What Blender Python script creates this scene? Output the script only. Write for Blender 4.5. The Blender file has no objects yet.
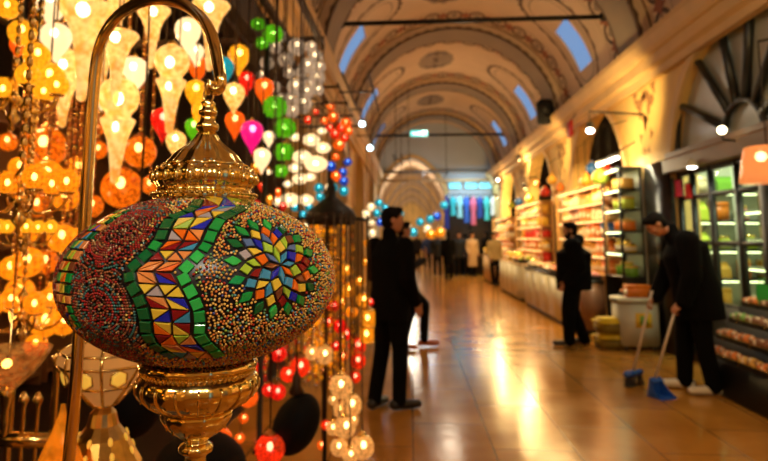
import bpy, bmesh, math, random
from math import sin, cos, pi, radians, sqrt, atan2
from mathutils import Vector, Matrix, Euler
random.seed(7)
C = bpy.context.scene.collection
SC = bpy.context.scene
V = Vector
EYE = 1.51
# ------------------------------------------------------------------ camera
FPX, W, H = 600.0, 768, 461
VPX, VPY = 411.0, 238.0
cam_d = bpy.data.cameras.new('camera')
cam = bpy.data.objects.new('camera', cam_d); C.objects.link(cam)
cam.location = (0, 0, EYE)
cam.rotation_euler = Euler((radians(90 + 7), 0, radians(4.5)), 'XYZ')
cam_d.sensor_width = 36; cam_d.sensor_fit = 'HORIZONTAL'
cam_d.lens = FPX / W * 36
RM = cam.rotation_euler.to_matrix(); RI = RM.transposed()
_v = RI @ V((0, 1, 0))
PX0 = VPX - FPX * _v.x / -_v.z            # principal point in pixels
PY0 = VPY + FPX * _v.y / -_v.z
cam_d.shift_x = (W / 2 - PX0) / W
cam_d.shift_y = (PY0 - H / 2) / W
cam_d.clip_start = 0.05; cam_d.clip_end = 200
cam_d.dof.use_dof = True
cam_d.dof.focus_distance = 0.63
cam_d.dof.aperture_fstop = 6.5
cam_d.dof.aperture_blades = 0
SC.camera = cam
EYEP = V((0, 0, EYE))
def ray(px, py):
    return (RM @ V(((px - PX0) / FPX, (PY0 - py) / FPX, -1)))
def ptY(px, py, Y):
    d = ray(px, py); return EYEP + d * (Y / d.y)
def ptX(px, py, X):
    d = ray(px, py); return EYEP + d * (X / d.x)
def ptZ(px, py, Z):
    d = ray(px, py); return EYEP + d * ((Z - EYE) / d.z)
def proj(p):
    q = RI @ (V(p) - EYEP)
    return (PX0 + FPX * q.x / -q.z, PY0 - FPX * q.y / -q.z)
def mpp(p):                                # metres per pixel at a point
    q = RI @ (V(p) - EYEP); return -q.z / FPX

# ------------------------------------------------------------------ materials
_m = {}
def nodes(name):
    m = bpy.data.materials.new(name); m.use_nodes = True
    nt = m.node_tree; b = nt.nodes['Principled BSDF']
    return m, nt, b
def N(nt, t, **kw):
    n = nt.nodes.new(t)
    for k, v in kw.items():
        if hasattr(n, k): setattr(n, k, v)
        else: n.inputs[k].default_value = v
    return n
def c4(c): return (c[0], c[1], c[2], 1.0)
def mat(name, col, rough=0.5, metal=0.0, noise=0.0, nscale=8.0, bump=0.0, emit=None, es=0.0, coat=0.0, spec=0.5):
    if name in _m: return _m[name]
    m, nt, b = nodes(name)
    b.inputs['Base Color'].default_value = c4(col)
    b.inputs['Roughness'].default_value = rough
    b.inputs['Metallic'].default_value = metal
    b.inputs['Coat Weight'].default_value = coat
    b.inputs['Specular IOR Level'].default_value = spec
    tc = N(nt, 'ShaderNodeTexCoord'); nz = N(nt, 'ShaderNodeTexNoise')
    nz.inputs['Scale'].default_value = nscale; nz.inputs['Detail'].default_value = 4
    nt.links.new(tc.outputs['Object'], nz.inputs['Vector'])
    if noise > 0:
        mx = N(nt, 'ShaderNodeMix', data_type='RGBA')
        mx.inputs[6].default_value = c4([x * (1 - noise) for x in col])
        mx.inputs[7].default_value = c4([min(1, x * (1 + noise)) for x in col])
        nt.links.new(nz.outputs['Fac'], mx.inputs[0]); nt.links.new(mx.outputs[2], b.inputs['Base Color'])
    if bump > 0:
        bp = N(nt, 'ShaderNodeBump'); bp.inputs['Strength'].default_value = bump; bp.inputs['Distance'].default_value = 0.01
        nt.links.new(nz.outputs['Fac'], bp.inputs['Height']); nt.links.new(bp.outputs['Normal'], b.inputs['Normal'])
    if emit:
        b.inputs['Emission Color'].default_value = c4(emit); b.inputs['Emission Strength'].default_value = es
    _m[name] = m; return m
def lit(name, col, s):
    """a bulb or tube: plain emitter"""
    if name in _m: return _m[name]
    m, nt, b = nodes(name)
    b.inputs['Base Color'].default_value = c4(col)
    b.inputs['Emission Color'].default_value = c4(col); b.inputs['Emission Strength'].default_value = s
    _m[name] = m; return m
def glass(name, col, glow=0.6, clear=0.3, mottled=0.0, scale=30, rough=0.12, dark=None, cells=False):
    """coloured lamp glass: see-through share + lit diffusing glass + glossy surface"""
    if name in _m: return _m[name]
    m, nt, b = nodes(name)
    out = nt.nodes['Material Output']
    b.inputs['Base Color'].default_value = c4([x * .7 for x in col]); b.inputs['Roughness'].default_value = rough
    b.inputs['Emission Color'].default_value = c4(col); b.inputs['Emission Strength'].default_value = glow
    tr = N(nt, 'ShaderNodeBsdfTransparent'); tr.inputs['Color'].default_value = c4([min(1, .15 + x * .95) for x in col])
    mx = N(nt, 'ShaderNodeMixShader'); mx.inputs[0].default_value = clear
    if mottled > 0:
        tc = N(nt, 'ShaderNodeTexCoord'); vo = N(nt, 'ShaderNodeTexVoronoi' if cells else 'ShaderNodeTexNoise')
        if cells: vo.feature = 'DISTANCE_TO_EDGE'
        vo.inputs['Scale'].default_value = scale
        nt.links.new(tc.outputs['Object'], vo.inputs['Vector'])
        mr = N(nt, 'ShaderNodeMapRange'); mr.inputs[1].default_value = 0.0 if cells else .36; mr.inputs[2].default_value = 0.25 if cells else .60
        vout = vo.outputs['Distance' if cells else 'Fac']
        nt.links.new(vout, mr.inputs[0])
        cm = N(nt, 'ShaderNodeMix', data_type='RGBA')
        cm.inputs[6].default_value = c4(dark or [x * (1 - mottled) for x in col]); cm.inputs[7].default_value = c4(col)
        nt.links.new(mr.outputs[0], cm.inputs[0])
        nt.links.new(cm.outputs[2], b.inputs['Base Color']); nt.links.new(cm.outputs[2], b.inputs['Emission Color'])
        bp = N(nt, 'ShaderNodeBump'); bp.inputs['Strength'].default_value = .5; bp.inputs['Distance'].default_value = .004
        nt.links.new(vout, bp.inputs['Height']); nt.links.new(bp.outputs['Normal'], b.inputs['Normal'])
    nt.links.new(b.outputs[0], mx.inputs[1]); nt.links.new(tr.outputs[0], mx.inputs[2])
    nt.links.new(mx.outputs[0], out.inputs['Surface'])
    m.cycles.emission_sampling = 'NONE'
    _m[name] = m; return m
def clearglass(name, tint=(.9, .95, .93), refl=0.07):
    if name in _m: return _m[name]
    m, nt, b = nodes(name); out = nt.nodes['Material Output']
    tr = N(nt, 'ShaderNodeBsdfTransparent'); tr.inputs['Color'].default_value = c4(tint)
    gl = N(nt, 'ShaderNodeBsdfGlossy'); gl.inputs['Roughness'].default_value = .05
    mx = N(nt, 'ShaderNodeMixShader'); mx.inputs[0].default_value = refl
    nt.links.new(tr.outputs[0], mx.inputs[1]); nt.links.new(gl.outputs[0], mx.inputs[2])
    nt.links.new(mx.outputs[0], out.inputs['Surface'])
    _m[name] = m; return m

# ------------------------------------------------------------------ mesh builder
class MB:
    def __init__(s): s.v = []; s.f = []; s.mi = []; s.sm = []; s.mats = []
    def slot(s, m):
        if m not in s.mats: s.mats.append(m)
        return s.mats.index(m)
    def add(s, vs, fs, m, smooth=False):
        b = len(s.v); k = s.slot(m)
        s.v.extend([tuple(x) for x in vs]); s.f.extend([tuple(b + i for i in f) for f in fs])
        s.mi.extend([k] * len(fs)); s.sm.extend([smooth] * len(fs))
    def box(s, lo, hi, m, M=None):
        x0, y0, z0 = lo; x1, y1, z1 = hi
        vs = [V(p) for p in ((x0,y0,z0),(x1,y0,z0),(x1,y1,z0),(x0,y1,z0),(x0,y0,z1),(x1,y0,z1),(x1,y1,z1),(x0,y1,z1))]
        if M: vs = [M @ p for p in vs]
        s.add(vs, [(0,3,2,1),(4,5,6,7),(0,1,5,4),(1,2,6,5),(2,3,7,6),(3,0,4,7)], m)
    def bbox(s, lo, hi, m, bev=.004, M=None):
        """box with bevelled edges"""
        bm = bmesh.new(); bmesh.ops.create_cube(bm, size=1)
        for v in bm.verts: v.co = V([(lo[i] + hi[i]) / 2 + v.co[i] * (hi[i] - lo[i]) for i in range(3)])
        bmesh.ops.bevel(bm, geom=bm.edges[:] , offset=bev, segments=2, affect='EDGES')
        s.bm(bm, m, True, M)
    def bm(s, bm, m, smooth=True, M=None):
        bm.verts.ensure_lookup_table(); bm.verts.index_update()
        s.add([(M @ v.co) if M else v.co.copy() for v in bm.verts], [[v.index for v in f.verts] for f in bm.faces], m, smooth); bm.free()
    def lathe(s, prof, m, seg=16, M=None, flute=None, smooth=True, a0=0):
        """prof: list of (r, z) ; flute: (count, amount)"""
        vs = []; fs = []; n = len(prof)
        for r, z in prof:
            for k in range(seg):
                a = a0 + 2 * pi * k / seg
                rr = r * (1 + flute[1] * cos(flute[0] * a)) if flute else r
                vs.append(V((rr * cos(a), rr * sin(a), z)))
        for i in range(n - 1):
            for k in range(seg):
                k2 = (k + 1) % seg
                fs.append((i * seg + k, i * seg + k2, (i + 1) * seg + k2, (i + 1) * seg + k))
        if prof[0][0] > 1e-6: fs.append(tuple(range(seg - 1, -1, -1)))
        if prof[-1][0] > 1e-6: fs.append(tuple((n - 1) * seg + k for k in range(seg)))
        if M: vs = [M @ v for v in vs]
        s.add(vs, fs, m, smooth)
    def ball(s, c, r, m, seg=12, rings=8, M=None):
        if not hasattr(r, '__len__'): r = (r, r, r)
        vs = [V((0, 0, -1))]; fs = []
        for i in range(1, rings):
            t = -pi / 2 + pi * i / rings
            for k in range(seg):
                a = 2 * pi * k / seg; vs.append(V((cos(t) * cos(a), cos(t) * sin(a), sin(t))))
        vs.append(V((0, 0, 1))); L = len(vs) - 1
        for k in range(seg):
            k2 = (k + 1) % seg
            fs.append((0, 1 + k2, 1 + k)); b = 1 + (rings - 2) * seg; fs.append((L, b + k, b + k2))
            for i in range(rings - 2):
                b = 1 + i * seg; fs.append((b + k, b + k2, b + seg + k2, b + seg + k))
        vs = [V((c[0] + v.x * r[0], c[1] + v.y * r[1], c[2] + v.z * r[2])) for v in vs]
        if M: vs = [M @ v for v in vs]
        s.add(vs, fs, m, True)
    def tube(s, path, r, m, seg=8, closed=False, smooth=True):
        path = [V(p) for p in path]; n = len(path)
        rs = r if hasattr(r, '__len__') else [r] * n
        vs = []; fs = []; up = None
        for i, p in enumerate(path):
            a = path[(i - 1) % n] if (closed or i > 0) else p
            b = path[(i + 1) % n] if (closed or i < n - 1) else p
            t = (b - a).normalized()
            if up is None:
                up = t.orthogonal().normalized()
            up = (up - t * up.dot(t)).normalized(); w = t.cross(up)
            for k in range(seg):
                q = 2 * pi * k / seg; vs.append(p + (up * cos(q) + w * sin(q)) * rs[i])
        for i in range(n if closed else n - 1):
            j = (i + 1) % n
            for k in range(seg):
                k2 = (k + 1) % seg; fs.append((i * seg + k, i * seg + k2, j * seg + k2, j * seg + k))
        if not closed:
            fs.append(tuple(range(seg - 1, -1, -1))); fs.append(tuple((n - 1) * seg + k for k in range(seg)))
        s.add(vs, fs, m, smooth)
    def prism(s, poly, axis, a, b, m):
        """poly of 2-D points extruded between a and b along axis (0: x, poly=(y,z); 1: y, poly=(x,z); 2: z, poly=(x,y))"""
        def p3(q, t): return {0: (t, q[0], q[1]), 1: (q[0], t, q[1]), 2: (q[0], q[1], t)}[axis]
        n = len(poly); vs = [p3(q, a) for q in poly] + [p3(q, b) for q in poly]
        fs = [tuple(range(n)), tuple(range(2 * n - 1, n - 1, -1))] + [(i, (i + 1) % n, n + (i + 1) % n, n + i) for i in range(n)]
        s.add(vs, fs, m)
    def mesh(s, name):
        me = bpy.data.meshes.new(name); me.from_pydata(s.v, [], s.f)
        for m in s.mats: me.materials.append(m)
        me.polygons.foreach_set('material_index', s.mi); me.polygons.foreach_set('use_smooth', s.sm)
        me.update(); return me
    def build(s, name, parent=None, fix=True):
        me = s.mesh(name)
        if fix:
            bm = bmesh.new(); bm.from_mesh(me); bmesh.ops.recalc_face_normals(bm, faces=bm.faces[:]); bm.to_mesh(me); bm.free()
        o = bpy.data.objects.new(name, me); C.objects.link(o)
        if parent: o.parent = parent
        return o
def fixmesh(me):
    bm = bmesh.new(); bm.from_mesh(me); bmesh.ops.recalc_face_normals(bm, faces=bm.faces[:]); bm.to_mesh(me); bm.free(); return me
def meshobj(name, me, parent=None):
    o = bpy.data.objects.new(name, me); C.objects.link(o)
    if parent: o.parent = parent
    return o
def empty(name, loc, rz=0):
    o = bpy.data.objects.new(name, None); C.objects.link(o); o.location = loc; o.rotation_euler = (0, 0, rz); o.empty_display_size = .05
    return o
def tag(o, label, cat, group=None, kind=None):
    o['label'] = label; o['category'] = cat
    if group: o['group'] = group
    if kind: o['kind'] = kind
    return o
def struct(o): o['kind'] = 'structure'; return o
def copy_tree(o, parent=None):
    c = o.copy(); C.objects.link(c); c.parent = parent
    for ch in o.children: copy_tree(ch, c)
    return c
ORD = ['topmost', 'second', 'third', 'fourth', 'fifth', 'sixth', 'seventh', 'eighth', 'ninth', 'tenth', 'eleventh', 'twelfth', 'thirteenth',
       'fourteenth', 'fifteenth', 'sixteenth', 'seventeenth', 'eighteenth', 'nineteenth', 'twentieth'] + ['twenty-' + q for q in 'first second third fourth fifth sixth seventh eighth ninth'.split()] + ['thirtieth'] + ['thirty-' + q for q in 'first second third fourth fifth sixth seventh eighth ninth'.split()]
_reg = {}
def reg(o, cat, group, desc, where, key):
    """ordinal labels: counted along key inside (desc, where)"""
    o['category'] = cat; o['group'] = group
    _reg.setdefault((desc, where), []).append((key, o))
def finish_labels(firstword):
    for (desc, where), L in _reg.items():
        L.sort(key=lambda t: t[0]); n = len(L)
        fw = firstword.get(where, ('topmost', 'from the top', 'lowest'))
        for i, (_, o) in enumerate(L):
            if n == 1: o['label'] = f'{desc} {where}'
            elif i == 0: o['label'] = f'{desc}, {fw[0]} {where}'
            elif i == n - 1: o['label'] = f'{desc}, {fw[2]} {where}'
            else: o['label'] = f'{desc}, {ORD[i]} {fw[1]} {where}'

# ------------------------------------------------------------------ common colours
BRASS = mat('polished_brass', (.95, .66, .22), .17, 1.0, noise=.15, nscale=40)
GOLD = mat('bright_gold_metal', (1.0, .74, .26), .15, 1.0, noise=.12, nscale=60, bump=.05)
COPPER = mat('aged_copper', (.45, .18, .05), .35, 1.0, noise=.3, nscale=25)
IRON = mat('black_iron', (.02, .018, .016), .5, .6, noise=.2)
DARKWOOD = mat('dark_stained_wood', (.045, .022, .01), .5, noise=.4, nscale=12)
BLACK = mat('black_fabric', (.004, .004, .0045), .9, noise=.3, nscale=30)
# ------------------------------------------------------------------ the setting
XL, XR = -1.45, 3.5
XC, HW = (XL + XR) / 2, (XR - XL) / 2
ZS, RISE = 4.15, 2.38
YE = 26.1                                   # end wall
# floor: polished stone slabs
fm, nt, b = nodes('polished_stone_slabs')
tc = N(nt, 'ShaderNodeTexCoord'); mp = N(nt, 'ShaderNodeMapping')
mp.inputs['Rotation'].default_value = (0, 0, radians(90))
nt.links.new(tc.outputs['Object'], mp.inputs['Vector'])
br = N(nt, 'ShaderNodeTexBrick'); br.offset = .5
br.inputs['Scale'].default_value = 1.0; br.inputs['Brick Width'].default_value = 1.15; br.inputs['Row Height'].default_value = .58
br.inputs['Mortar Size'].default_value = .006; br.inputs['Mortar Smooth'].default_value = .2; br.inputs['Bias'].default_value = 0
br.inputs['Color1'].default_value = (.56, .255, .042, 1); br.inputs['Color2'].default_value = (.45, .20, .032, 1); br.inputs['Mortar'].default_value = (.16, .085, .03, 1)
nt.links.new(mp.outputs[0], br.inputs['Vector'])
nz = N(nt, 'ShaderNodeTexNoise'); nz.inputs['Scale'].default_value = 2.2; nz.inputs['Detail'].default_value = 6
nt.links.new(tc.outputs['Object'], nz.inputs['Vector'])
mx = N(nt, 'ShaderNodeMix', data_type='RGBA', blend_type='MULTIPLY'); mx.inputs[0].default_value = .6
cr = N(nt, 'ShaderNodeValToRGB'); cr.color_ramp.elements[0].position = .3; cr.color_ramp.elements[0].color = (.55, .5, .45, 1); cr.color_ramp.elements[1].position = .7
nt.links.new(nz.outputs['Fac'], cr.inputs[0]); nt.links.new(br.outputs['Color'], mx.inputs[6]); nt.links.new(cr.outputs[0], mx.inputs[7])
nt.links.new(mx.outputs[2], b.inputs['Base Color'])
mr = N(nt, 'ShaderNodeMapRange'); mr.inputs[3].default_value = .08; mr.inputs[4].default_value = .26
nt.links.new(nz.outputs['Fac'], mr.inputs[0]); nt.links.new(mr.outputs[0], b.inputs['Roughness'])
n2 = N(nt, 'ShaderNodeTexNoise'); n2.inputs['Scale'].default_value = 7; n2.inputs['Detail'].default_value = 3
nt.links.new(tc.outputs['Object'], n2.inputs['Vector'])
bp = N(nt, 'ShaderNodeBump'); bp.inputs['Strength'].default_value = .12; bp.inputs['Distance'].default_value = .02
nt.links.new(n2.outputs['Fac'], bp.inputs['Height']); nt.links.new(bp.outputs[0], b.inputs['Normal'])
b.inputs['Specular IOR Level'].default_value = .6
mb = MB(); mb.add([(-6, -6, 0), (7, -6, 0), (7, 62, 0), (-6, 62, 0)], [(0, 1, 2, 3)], fm); struct(mb.build('floor'))

PLASTER = mat('tan_painted_plaster', (.60, .43, .27), .8, noise=.14, nscale=1.6, bump=.1)
PLASTER2 = mat('grey_brown_shade_soffit', (.27, .21, .16), .85, noise=.12, nscale=2)  # painted soffit colour, darkened further to carry the shade under the arches
PAINTD = mat('dark_brown_paint_line', (.10, .055, .03), .8, noise=.3)
PAINTR = mat('red_brown_paint', (.30, .10, .045), .8, noise=.25)
PAINTG = mat('grey_brown_paint', (.27, .20, .14), .8, noise=.3, nscale=5)
YELLOW = mat('ochre_yellow_plaster', (.74, .49, .16), .7, noise=.2, nscale=1.8, bump=.15)
STONE = mat('ochre_moulded_stone', (.66, .44, .19), .65, noise=.16, nscale=2.5)
PAINTO = mat('faded_brown_stencil', (.30, .15, .05), .8, noise=.5, nscale=14)
GREYW = mat('pale_grey_plaster', (.44, .48, .53), .85, noise=.08, nscale=1.5)
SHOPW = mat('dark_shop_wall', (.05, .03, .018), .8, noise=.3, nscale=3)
SHOPP = mat('pale_green_shop_wall', (.50, .52, .42), .6, noise=.08)
SHOPT = mat('warm_cream_shop_wall', (.68, .44, .22), .7, noise=.1)
SKYGLASS = clearglass('skylight_glass', (.93, .96, 1.0), .03)

def vault(t, off=0.0):
    return (XC + (HW - off) * cos(t), ZS + (RISE - off) * sin(t))
BAYS = [-3.4 + 5 * k for k in range(6)]      # bay centres -3.4, 1.6, 6.6, 11.6, 16.6, 21.6
RIBS = [-0.9 + 5 * k for k in range(6)]      # rib centres -.9 ... 24.1
TW0, TW1 = radians(16), radians(39)
ts = sorted(set([radians(a) for a in range(0, 181, 3)] + [TW0, TW1, pi - TW0, pi - TW1]))
ys = sorted(set([-5.0, YE] + [b + d for b in BAYS for d in (-.40, .40) if -5 < b + d < YE] + RIBS))
mb = MB()
vs = [(vault(t)[0], y, vault(t)[1]) for y in ys for t in ts]; nT = len(ts); fs = []
for j in range(len(ys) - 1):
    yc = (ys[j] + ys[j + 1]) / 2
    inb = any(abs(yc - bb) < .40 for bb in BAYS)
    for i in range(nT - 1):
        tcn = (ts[i] + ts[i + 1]) / 2
        if inb and (TW0 < tcn < TW1 or TW0 < pi - tcn < TW1): continue
        fs.append((j * nT + i, j * nT + i + 1, (j + 1) * nT + i + 1, (j + 1) * nT + i))
mb.add(vs, fs, PLASTER, True)
# painted ornament on the vault (thin paint lines lying on the plaster)
def vp(t, y, off=.006):
    x, z = vault(t, off); return V((x, y, z))
def arcLen(t): return HW * t
def ring(t0, y0, ru, rv, w, m, seg=20, off=.006):
    vs = []; fs = []
    for k in range(seg):
        a = 2 * pi * k / seg
        for q in (1, 1 - w): vs.append(vp(t0 + ru * q * cos(a) / HW, y0 + rv * q * sin(a), off))
    for k in range(seg):
        k2 = (k + 1) % seg; fs.append((2 * k, 2 * k + 1, 2 * k2 + 1, 2 * k2))
    mb.add(vs, fs, m)
def disc(t0, y0, ru, rv, m, seg=14, off=.005, wob=0, nw=6):
    vs = [vp(t0, y0, off)]
    for k in range(seg):
        a = 2 * pi * k / seg; q = 1 + wob * cos(nw * a); vs.append(vp(t0 + ru * q * cos(a) / HW, y0 + rv * q * sin(a), off))
    mb.add(vs, [(0, 1 + k, 1 + (k + 1) % seg) for k in range(seg)], m)
def band(y0, y1, t0, t1, m, n=40, off=.004):
    vs = []; fs = []
    for i in range(n + 1):
        t = t0 + (t1 - t0) * i / n; vs += [vp(t, y0, off), vp(t, y1, off)]
        if i: fs.append((2 * i - 2, 2 * i, 2 * i + 1, 2 * i - 1))
    mb.add(vs, fs, m)
def closedline(pts, w, m, jag=0):
    """outline through (t, y) points, with small teeth outward"""
    n = len(pts); cy = sum(p[1] for p in pts) / n; ct = sum(p[0] for p in pts) / n
    vs = []; fs = []
    for i, (t, y) in enumerate(pts):
        d = V(((t - ct) * HW, y - cy)); d.normalize()
        o = w + (jag if i % 2 else 0)
        vs += [vp(t, y, .006), vp(t + d.x * o / HW, y + d.y * o, .006)]
    for i in range(n):
        j = (i + 1) % n; fs.append((2 * i, 2 * i + 1, 2 * j + 1, 2 * j))
    mb.add(vs, fs, m)
for bi, bb in enumerate(BAYS):
    if bb < 4: continue
    for side in (0, 1):
        f = (lambda t: t) if side == 0 else (lambda t: pi - t)
        pts = []
        for k in range(56):                       # lobed outline round each window
            a = 2 * pi * k / 56
            ct, rt, ry = radians(33), radians(27), .74
            e = 2.6
            ca, sa = cos(a), sin(a)
            pts.append((f(ct + rt * (abs(ca) ** (2 / e)) * (1 if ca > 0 else -1)), bb + ry * (abs(sa) ** (2 / e)) * (1 if sa > 0 else -1)))
        closedline(pts, .05, PAINTD, .07)
        pts2 = [(f(radians(33) + (f(p[0]) - radians(33)) * .86), bb + (p[1] - bb) * .80) for p in pts]
        closedline(pts2, .03, PAINTG, 0)
    tm0 = pi / 2 + .28 / HW
    disc(tm0, bb, .50, .85, PAINTG, 28, .006, .06, 12)    # crown medallion
    ring(tm0, bb, .44, .75, .14, PAINTD, 28, .009); disc(tm0, bb, .16, .26, PAINTD, 12, .009, .3, 6)
    for k in range(8):
        a = 2 * pi * k / 8; disc(tm0 + .30 * cos(a) / HW, bb + .52 * sin(a), .07, .11, PAINTD, 8, .009)
    for sy in (-1, 1):                            # chain of rings beside each rib
        y0 = bb + sy * 1.62; n = 15
        for k in range(n):
            t0 = radians(7) + radians(166) * k / (n - 1)
            ring(t0, y0, .21, .27, .34, PAINTD, 18)
            disc(t0, y0, .10, .12, PAINTG, 8, .006, .25, 4)
            if k < n - 1:
                tm = t0 + radians(166) / (n - 1) / 2
                disc(tm, y0, .11, .18, PAINTR, 8, .008, .3, 4)
        band(y0 + sy * .36, y0 + sy * .41, 0.03, pi - .03, PAINTD)
        band(y0 - sy * .32, y0 - sy * .335, 0.03, pi - .03, PAINTG)
struct(mb.build('ceiling', fix=False))
# transverse ribs
for k, ry in enumerate(RIBS):
    mb = MB(); n = 60; vs = []; fs = []
    d = .17
    for i in range(n + 1):
        t = pi * i / n; xi, zi = vault(t, d); xo, zo = vault(t, -.02)
        vs += [(xi, ry - .45, zi), (xo, ry - .45, zo), (xi, ry + .45, zi), (xo, ry + .45, zo)]
    f1 = []; f2 = []
    for i in range(n):
        a = 4 * i; c = a + 4
        f1 += [(a, a + 1, c + 1, c), (a + 2, c + 2, c + 3, a + 3)]; f2.append((a, c, c + 2, a + 2))
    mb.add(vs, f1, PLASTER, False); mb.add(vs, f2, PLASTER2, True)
    # painted edging on the face and the soffit
    for yy, sg in ((ry - .456, 1),):
        vs2 = []; fs2 = []
        for i in range(n + 1):
            t = pi * i / n
            for o in (d, d - .035 - (.03 if i % 2 else 0)):
                x, z = vault(t, o); vs2.append((x, yy, z))
            if i: fs2.append((2 * i - 2, 2 * i, 2 * i + 1, 2 * i - 1))
        mb.add(vs2, fs2, PAINTD)
    for y0, y1 in ((ry - .45, ry - .41), (ry + .41, ry + .45)):
        vs2 = []; fs2 = []
        for i in range(n + 1):
            x, z = vault(pi * i / n, d + .006); vs2 += [(x, y0, z), (x, y1, z)]
            if i: fs2.append((2 * i - 2, 2 * i, 2 * i + 1, 2 * i - 1))
        mb.add(vs2, fs2, PAINTD)
    struct(mb.build(f'trim_{k+1}', fix=False))
# skylight windows in the vault
wn = 0
FRAMEW = mat('white_window_frame', (.6, .58, .55), .6)
for bb in BAYS[2:]:
    for side in (0, 1):
        wn += 1
        f = (lambda t: t) if side == 0 else (lambda t: pi - t)
        mb = MB(); fr = MB(); pts = []
        for t in (TW0, TW0 + (TW1 - TW0) / 2, TW1):
            x, z = vault(f(t), -.01); nrm = V((cos(f(t)) / HW, 0, sin(f(t)) / RISE)).normalized()
            pts.append((V((x, 0, z)), V((x, 0, z)) + nrm * .02))
        P = []
        for (i_, o_) in pts:
            for yy in (bb - .40, bb + .40): P += [V((i_.x, yy, i_.z)), V((o_.x, yy, o_.z))]
        # indices: per t: (y0 in, y0 out, y1 in, y1 out)
        fs = []
        for q in (0, 1):
            a, c = 4 * q, 4 * q + 4
            fs += [(a, a + 1, c + 1, c), (a + 2, c + 2, c + 3, a + 3)]
        fs += [(0, 2, 3, 1), (8, 9, 11, 10)]
        fr.add(P, fs, FRAMEW)
        root = struct(fr.build(f'window_{wn}', fix=False))
        gl = MB(); gl.add([P[1], P[3], P[7], P[5], P[9], P[11]], [(0, 1, 2, 3), (3, 2, 5, 4)], SKYGLASS)
        gl.build('window_pane', root, fix=False)

# ---- side walls with arches
ARCH_R, ARCH_Z = 1.64, 2.30
def arch_wall(name, x, y0, y1, bays, m, thick, z1=4.2, plain=None):
    """wall in the plane X=x, from y0 to y1, arched openings at bays"""
    s = 1 if thick > 0 else -1
    mb = MB(); n = 24
    segs = sorted(bays); cur = y0
    def quad(ya, yb, za, zb):
        mb.box((min(x, x + thick), ya, za), (max(x, x + thick), yb, zb), m)
    for c in segs:
        quad(cur, c - ARCH_R, 0, z1)
        # spandrel
        pr = []
        for i in range(n + 1):
            a = pi - pi * i / n; pr.append((c + ARCH_R * cos(a), ARCH_Z + ARCH_R * 0.98 * sin(a)))
        for i in range(n):
            (ya, za), (yb, zb) = pr[i], pr[i + 1]
            vs = [(x, ya, za), (x, yb, zb), (x, yb, z1), (x, ya, z1)]
            vs += [(x + thick, v[1], v[2]) for v in vs]
            mb.add(vs, [(0, 1, 2, 3), (4, 7, 6, 5), (0, 4, 5, 1)], m)
        # raised archivolt
        w = .13
        for i in range(n):
            a0, a1 = pi - pi * i / n, pi - pi * (i + 1) / n
            q = [(c + r * cos(a), ARCH_Z + r * .98 * sin(a)) for a, r in ((a0, ARCH_R), (a1, ARCH_R), (a1, ARCH_R + w), (a0, ARCH_R + w))]
            vs = [(x - s * .05, p[0], p[1]) for p in q] + [(x + s * .01, p[0], p[1]) for p in q]
            mb.add(vs, [(0, 1, 2, 3), (0, 4, 5, 1), (2, 6, 7, 3)], STONE)
        # painted leaf sprays in the spandrels
        rp = random.Random(int(c * 10))
        for sg in (-1, 1):
            for (dy, zz, rr_) in ((2.32, 3.5, .16), (2.5, 3.24, .10), (2.14, 3.68, .09), (2.5, 3.62, .07), (2.3, 3.02, .07), (2.42, 2.8, .05)):
                yy = c + sg * (dy + .0); nn_ = 12; ph = rp.uniform(0, 6)
                vv = [(x - s * .004, yy, zz)] + [(x - s * .004, yy + rr_ * (1 + .45 * cos(3 * 2 * pi * k / nn_ + ph)) * cos(2 * pi * k / nn_) * .8, zz + rr_ * (1 + .45 * cos(3 * 2 * pi * k / nn_ + ph)) * sin(2 * pi * k / nn_)) for k in range(nn_)]
                mb.add(vv, [(0, 1 + k, 1 + (k + 1) % nn_) for k in range(nn_)], PAINTO)
        cur = c + ARCH_R
    quad(cur, y1, 0, z1)
    return struct(mb.build(name, fix=True))
arch_wall('wall_right', XR, -5, YE, [-3.4, 1.6, 6.6, 11.6, 16.6, 21.6], YELLOW, .3)
arch_wall('wall_left', XL, 8.2, YE, [11.6, 16.6, 21.6], YELLOW, -.3)
# lamp shop: header over the open front, pier behind the camera
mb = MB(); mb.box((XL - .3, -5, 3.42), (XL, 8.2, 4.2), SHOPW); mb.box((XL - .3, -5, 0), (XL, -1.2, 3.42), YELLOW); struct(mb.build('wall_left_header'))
# cornices
def cornice(name, x, s):
    prof = [(0, 3.74), (.10, 3.74), (.10, 3.84), (.17, 3.88), (.17, 4.02), (.21, 4.03), (.25, 4.08), (.30, 4.20), (.30, 4.28), (0, 4.28)]
    mb = MB(); mb.prism([(x - s * p, z) for p, z in prof], 1, -5, YE, STONE); struct(mb.build(name))
cornice('trim_20', XR, 1); cornice('trim_21', XL, -1)
# shells round the shops
mb = MB(); mb.box((-5.0, -1.2, .0005), (-1.5, 8.3, .006), mat('dark_floor_overlay', (.022, .011, .005), .5, noise=.4, nscale=6)); struct(mb.build('floor_lamp_shop'))  # thin dark sheet added over the stone to turn this floor near black
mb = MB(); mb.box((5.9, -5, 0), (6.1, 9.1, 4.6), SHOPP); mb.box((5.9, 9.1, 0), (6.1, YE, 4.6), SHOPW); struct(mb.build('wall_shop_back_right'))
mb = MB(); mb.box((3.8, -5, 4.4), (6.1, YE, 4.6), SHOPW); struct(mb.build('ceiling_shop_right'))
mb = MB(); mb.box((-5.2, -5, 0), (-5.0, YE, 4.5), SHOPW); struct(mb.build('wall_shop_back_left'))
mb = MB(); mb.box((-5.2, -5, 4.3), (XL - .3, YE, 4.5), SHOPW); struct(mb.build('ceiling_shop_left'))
for k, y in enumerate((-.9, 4.1, 9.1, 14.1, 19.1, 24.1)):
    mb = MB(); mb.box((3.8, y - .08, 0), (5.9, y + .08, 4.4), SHOPP if y < 9.5 else SHOPW); struct(mb.build(f'wall_partition_right_{k+1}'))
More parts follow.
